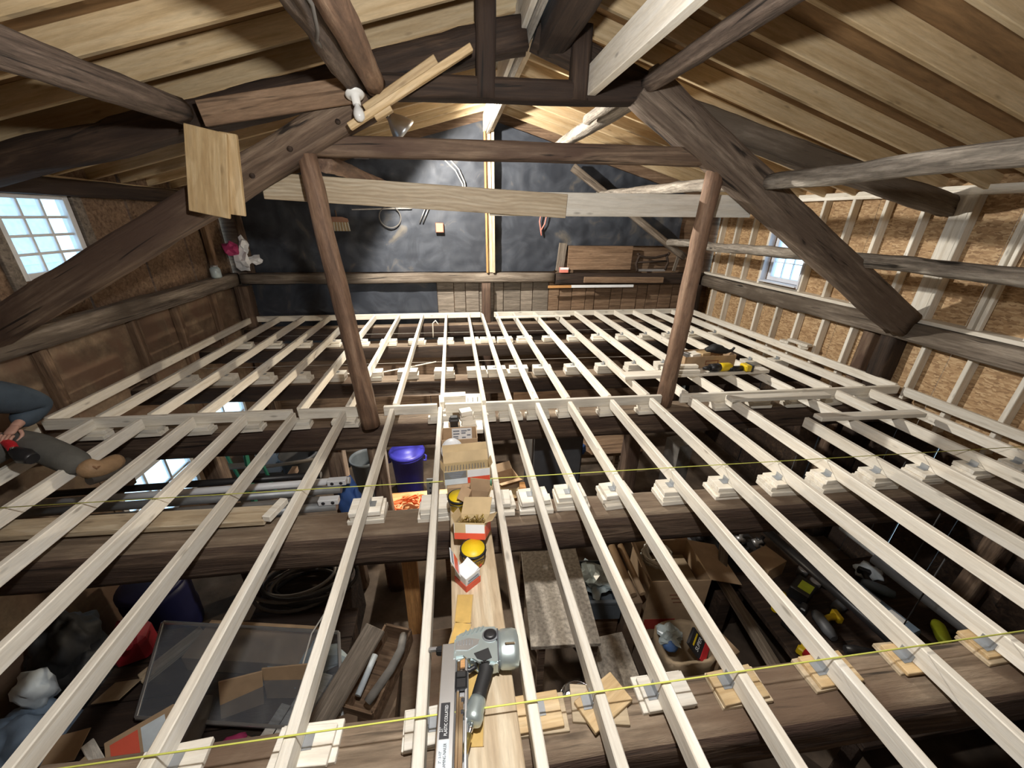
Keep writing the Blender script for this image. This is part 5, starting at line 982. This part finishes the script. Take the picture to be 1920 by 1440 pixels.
# shelf of tools by the right wall
sh = empty('tool_shelf', (3.4, 1.9, ZF), 'dark bench crowded with tools on the right of the ground floor', 'bench'); box('top', (3.45, 1.74, -1.72), (1.7, 1.40, .05), 'dark_timber', parent=sh)
for sx in (-1, 1):
    for sy in (-1, 1): box('leg', (3.45 + sx * .75, 1.74 + sy * .62, (ZF - 1.745) / 2), (.08, .08, -1.745 - ZF), 'dark_timber', parent=sh)
def tool(x, y, rz, c1, c2, label):
    t = empty('power_tool', (x, y, -1.69), label, 'tool'); Mx = Matrix.Translation((x, y, -1.63)) @ Matrix.Rotation(rz, 4, 'Z')
    tube('body', [Mx @ Vector((-.12, 0, 0)), Mx @ Vector((-.05, 0, 0)), Mx @ Vector((.08, 0, 0)), Mx @ Vector((.12, 0, 0))], [.03, .048, .048, .03], c1, t, 12); tube('grip', [Mx @ Vector((.04, -.02, 0)), Mx @ Vector((.07, -.09, 0)), Mx @ Vector((.08, -.15, 0))], [.026, .024, .03], c2, t, 10)
    v, f = box_data(.10, .05, .07, .01); mesh('battery', v, f, c2, t, Mx @ Matrix.Translation((.085, -.17, 0)))
tool(2.80, 2.05, .6, 'yellow_plastic', 'black_plastic', 'yellow power tool on the dark bench beside the grey lumber'); tool(3.02, 1.80, 1.4, 'grey_plastic', 'yellow_plastic', 'grey and yellow power tool on the dark bench'); tool(3.12, 1.55, -.4, 'black_plastic', 'yellow_plastic', 'black tool with a yellow grip on the dark bench')
tool(3.95, 1.60, .9, 'lime', 'black_plastic', 'lime green tool on the dark bench by the OSB wall')
c = empty('lime_box', (3.05, 2.05, -1.69), 'black case with a lime label on the dark bench', 'case'); box('body', (3.10, 2.12, -1.62), (.22, .16, .13), 'black_plastic', (0, 0, .5), c, .01); box('label', (3.10, 2.10, -1.552), (.12, .10, .003), 'lime', (0, 0, .5), c, 0)
tag(tube('red_bottle', [(2.68, 1.62, -1.62), (2.72, 1.38, -1.62)], [.055, .05], 'red_plastic', n=14), 'red bottle lying on the dark bench next to the grey lumber', 'bottle')
c = empty('blue_case', (3.7, 1.9, -1.69), 'long blue grey case with white labels on the dark bench', 'case'); box('body', (3.62, 1.95, -1.64), (.18, .70, .11), 'blue_grey', (0, 0, .15), c, .01)
for k in range(3): box('label', (3.62 + .03 * (k - 1), 1.95 - .2 * (k - 1), -1.583), (.12, .12, .003), 'white_card', (0, 0, .15), c, 0)
tag(blob('white_rag', (3.98, 2.25, -1.66), (.12, .10, .05), 'pale_print', None, .4, 3, 4.0), 'white rag on the dark bench by the OSB wall', 'cloth')
tag(box('brown_carton', (2.95, 2.42, -1.60), (.28, .22, .18), 'cardboard', (0, 0, .3)), 'brown carton on the dark bench behind the yellow tool', 'box')
tag(box('lower_clutter_board', (1.25, 5.2, -1.0), (.9, .04, .5), 'barn_board'), 'brown board fixed under the far cross beams', 'board')
wp = empty('washer', (-.05, 4.9, ZF), 'white appliance with ribbed front under the far joists', 'appliance'); box('body', (.02, 5.1, -1.5), (.62, .5, 1.6), 'white_paint', parent=wp, ch=.01)
for k in range(9): box('rib', (-.25 + k * .067, 4.845, -1.5), (.03, .012, 1.5), 'white_plastic', parent=wp)
for k, (x, y, z, l) in enumerate(((-3.1, 5.78, -1.75, 'white foam block by the far lower window'), (-2.66, 5.72, -1.7, 'second white foam block by the far lower window'))): tag(box('foam_block', (x, y, ZF + .35), (.32, .30, .70), 'white_plastic', (0, 0, .3 * k)), l, 'foam block')

# -- loose scrap lying about on the benches
sc_ = random.Random(21)
for k in range(11):
    x, y, a, l = -2.55 + sc_.random() * 1.35, 1.26 + sc_.random() * .42, sc_.uniform(-1.2, 1.2), .16 + .22 * sc_.random(); d = Vector((math.sin(a), math.cos(a), 0)) * l / 2; z = -1.655 + .045 * (k % 3)
    tag(beam('scrap_stick', Vector((x, y, z)) - d, Vector((x, y, z + .012)) + d, .03 + .03 * (k % 2), .024, ('barn_board_grey', 'panel_brown', 'barn_board', 'weathered_white')[k % 4]), 'loose scrap stick lying on the low bench before the framed pane', 'wood scrap', 'scrap sticks on the low bench')
for k in range(5):
    x, y = -2.3 + k * .26, 1.42 + .1 * (k % 2); pts = [(x + .10 * math.cos(j * .5 + k), y + .09 * math.sin(j * .63 + k), -1.60 + .018 * math.sin(j * 1.1)) for j in range(22)]
    tag(tube('cord_tangle', pts, .007, ('rubber', 'hose_grey', 'cable_white', 'rubber', 'hose_grey')[k], n=6), 'small tangle of old cord on the low bench', 'cord', 'cord tangles on the low bench')
for k in range(4):
    x, y = (-2.62, -2.42, -.98, -2.5)[k], (1.72, 1.50, 1.22, 2.0)[k]
    tag(box('card_scrap', (x, y, -1.62 + .02 * k), (.22, .16, .006), ('cardboard', 'paper_tan')[k % 2], (.25, -.2 + .15 * k, k)), 'torn flat piece of cardboard lying on the low bench', 'cardboard', 'cardboard pieces on the low bench')
for k, (x, y, r, c1, c2, l) in enumerate(((2.78, 1.25, 2.0, 'black_plastic', 'grey_plastic', 'black drill body lying by the red bottle'), (3.35, 1.95, .3, 'grey_plastic', 'black_plastic', 'grey power tool behind the lime labelled case'), (3.35, 1.35, 1.1, 'slate_plastic', 'black_plastic', 'slate grey tool at the near edge of the dark bench'), (2.75, 1.78, -1.0, 'black_plastic', 'yellow_plastic', 'black tool with yellow battery beside the grey lumber'), (3.85, 2.05, 2.4, 'blue_grey', 'black_plastic', 'blue grey tool beside the long labelled case'))): tool(x, y, r, c1, c2, l)
for k in range(6): tag(lathe('tin', [(.0, 0), (.045, 0), (.047, .09), (.043, .094), (.0, .094)], ('steel', 'black_plastic', 'white_plastic')[k % 3], (3.30 + .13 * (k % 3), 2.18 + .14 * (k // 3), -1.693), n=18), 'small round tin in the cluster at the back of the dark bench', 'tin', 'tins on the dark bench')

# ================================================================== PERSON
def skin(name, V, E_, R_, mat, parent, sub=2, root=0):
    me = bpy.data.meshes.new(name); me.from_pydata(V, E_, []); me.update()
    o = bpy.data.objects.new(name, me); put(o, parent)
    md = o.modifiers.new('skin', 'SKIN'); md.use_smooth_shade = True
    for i, sv in enumerate(me.skin_vertices[0].data): sv.radius = R_[i] if isinstance(R_[i], tuple) else (R_[i], R_[i]); sv.use_root = (i == root)
    s_ = o.modifiers.new('sub', 'SUBSURF'); s_.levels = sub; s_.render_levels = sub
    me.materials.append(MAT[mat]); return o
P = empty('person', (-3.05, 2.2, 0), 'person in blue grey sweater and grey trousers sitting on the joists', 'person')
hip = (-3.10, 2.18, .13)
bv = [hip, (-3.10, 2.24, .34), (-3.08, 2.32, .56), (-3.07, 2.36, .68), (-3.06, 2.42, .78),               # 0-4 spine, neck
      (-3.02, 2.20, .12), (-3.02, 2.70, .115), (-2.66, 2.58, .035), (-2.53, 2.53, -.03),                          # 5-8 right leg
      (-3.16, 2.12, .12), (-2.82, 1.72, .16), (-2.82, 1.70, -.24), (-2.82, 1.70, -.32),                          # 9-12 left leg
      (-2.93, 2.44, .62), (-2.97, 2.90, .29), (-2.95, 2.69, .235), (-2.945, 2.665, .23),                         # 13-16 right arm
      (-3.22, 2.30, .62), (-3.28, 2.50, .36), (-3.14, 2.66, .20), (-3.10, 2.70, .17)]                            # 17-20 left arm
be = [(0, 1), (1, 2), (2, 3), (3, 4), (0, 5), (5, 6), (6, 7), (7, 8), (0, 9), (9, 10), (10, 11), (11, 12), (2, 13), (13, 14), (14, 15), (15, 16), (2, 17), (17, 18), (18, 19), (19, 20)]
br = [.13, .13, .12, .06, .055, .08, .062, .045, .045, .08, .062, .045, .045, .055, .040, .028, .028, .055, .04, .028, .028]
skin('body', bv, be, br, 'skin', P)
skin('sweater', [hip, bv[1], bv[2], bv[3], bv[13], (-2.965, 2.70, .44), (-2.96, 2.90, .30), (-2.98, 2.80, .255), (-2.955, 2.70, .235), bv[17], bv[18], bv[19]], [(0, 1), (1, 2), (2, 3), (2, 4), (4, 5), (5, 6), (6, 7), (7, 8), (2, 9), (9, 10), (10, 11)], [.165, .165, .155, .075, .11, .115, .098, .085, .055, .09, .075, .045], 'denim', P)
skin('trousers', [(-3.10, 2.19, .15), (-3.02, 2.20, .13), (-3.02, 2.48, .125), (-3.01, 2.70, .115), (-2.83, 2.64, .08), (-2.50, 2.515, -.02), (-3.16, 2.12, .13), (-2.82, 1.73, .16), (-2.82, 1.70, -.22)], [(0, 1), (1, 2), (2, 3), (3, 4), (4, 5), (0, 6), (6, 7), (7, 8)], [.15, .105, .095, .092, .095, .090, .105, .085, .068], 'trouser', P)
for nm, a in (('boot', ((-2.54, 2.53, .01), (-2.47, 2.50, -.045), (-2.46, 2.60, -.075), (-2.45, 2.72, -.085))), ('boot', ((-2.82, 1.70, -.26), (-2.82, 1.69, -.34), (-2.80, 1.74, -.38), (-2.77, 1.80, -.40)))):
    b_ = skin(nm, [Vector(q) for q in a], [(0, 1), (1, 2), (2, 3)], [.070, .072, .066, .062], 'leather_pale', P)
    off = Vector((0, 0, -.052)); tube('sole', [Vector(a[1]) + off + Vector((-.02, -.02, -.004)), Vector(a[2]) + off, Vector(a[3]) + off + Vector((.02, .015, .012))], [.034, .044, .032], 'sole', b_, 10, sub=3); tube('laces', [Vector(a[0]) + Vector((.05, -.02, .01)), Vector(a[1]) + Vector((.05, -.01, .03)), Vector(a[2]) + Vector((.02, -.02, .05))], .006, 'leather', b_, 6, sub=4)
# head with face and hair
Hd = Matrix.Translation((-3.05, 2.50, .90)) @ Matrix.Rotation(-.4, 4, 'Z') @ Matrix.Rotation(-.45, 4, 'X')
hd_ = blob('head', (0, 0, 0), (.078, .098, .118), 'skin', P, .03, 3); hd_.matrix_basis = Hd; hd_.matrix_parent_inverse = world_of(P).inverted()
for s_ in (-1, 1):
    lathe('eye', [(.0, -.004), (.012, 0), (.006, .006), (.0, .006)], 'white_card', M=Hd @ Matrix.Translation((s_ * .032, .088, .008)) @ Matrix.Rotation(-PI / 2, 4, 'X'), parent=hd_, n=12); o = blob('ear', (0, 0, 0), (.010, .022, .032), 'skin', hd_, .1, 2); o.matrix_basis = Hd @ Matrix.Translation((s_ * .079, 0, 0))
o = blob('nose', (0, 0, 0), (.014, .022, .026), 'skin', hd_, .05, 2); o.matrix_basis = Hd @ Matrix.Translation((0, .102, -.018)); o = blob('mouth', (0, 0, 0), (.026, .010, .007), 'magenta', hd_, .05, 2); o.matrix_basis = Hd @ Matrix.Translation((0, .090, -.055))
o = blob('hair', (0, 0, 0), (.086, .100, .090), 'hair', hd_, .10, 3); o.matrix_basis = Hd @ Matrix.Translation((0, -.022, .048))
# hands: palm, four fingers and a thumb round the tool handle
def hand(wr, dr, up_, par):
    M_ = axis_frame(wr, Vector(wr) + Vector(dr), up_)[0]; T_ = lambda *q: tuple(M_ @ Vector(q))
    V_ = [T_(-.02, 0, 0), T_(.03, 0, 0), T_(.07, 0, 0)]; E2 = [(0, 1), (1, 2)]; R2 = [(.024, .02), (.032, .020), (.036, .016)]
    h_ = skin('hand', V_, E2, R2, 'skin', par)
    for k, ln_ in enumerate((.066, .075, .070, .055)):
        y_ = .027 - .018 * k; skin('finger', [T_(.065, y_, .0), T_(.065 + ln_ * .5, y_, .006), T_(.065 + ln_ * .75, y_, -.018), T_(.065 + ln_ * .55, y_, -.038)], [(0, 1), (1, 2), (2, 3)], [.0095, .009, .0085, .007], 'skin', h_)
    skin('thumb', [T_(.012, .028, -.004), T_(.040, .052, -.014), T_(.068, .050, -.028), T_(.088, .040, -.034)], [(0, 1), (1, 2), (2, 3)], [.012, .011, .010, .008], 'skin', h_)
hand((-2.945, 2.67, .232), (.03, -.25, -.10), (.3, .2, 1), P)
hand((-3.12, 2.68, .18), (.10, .14, -.10), (0, -.3, 1), P)
rt = empty('red_tool', (-2.85, 2.5, .10), 'red handled tool with a black pad held in the hand of the seated person', 'tool')
tube('handle', [(-2.97, 2.60, .175), (-2.89, 2.55, .165), (-2.83, 2.50, .15)], [.022, .028, .024], 'red_plastic', rt, 12, sub=3); tube('head', [(-2.83, 2.50, .15), (-2.76, 2.47, .125), (-2.70, 2.45, .11)], [.03, .05, .035], 'black_plastic', rt, 12, sub=3); lathe('bolt', [(.0, 0), (.010, 0), (.010, .006), (.0, .006)], 'chrome', (-2.80, 2.47, .185), parent=rt, n=10)
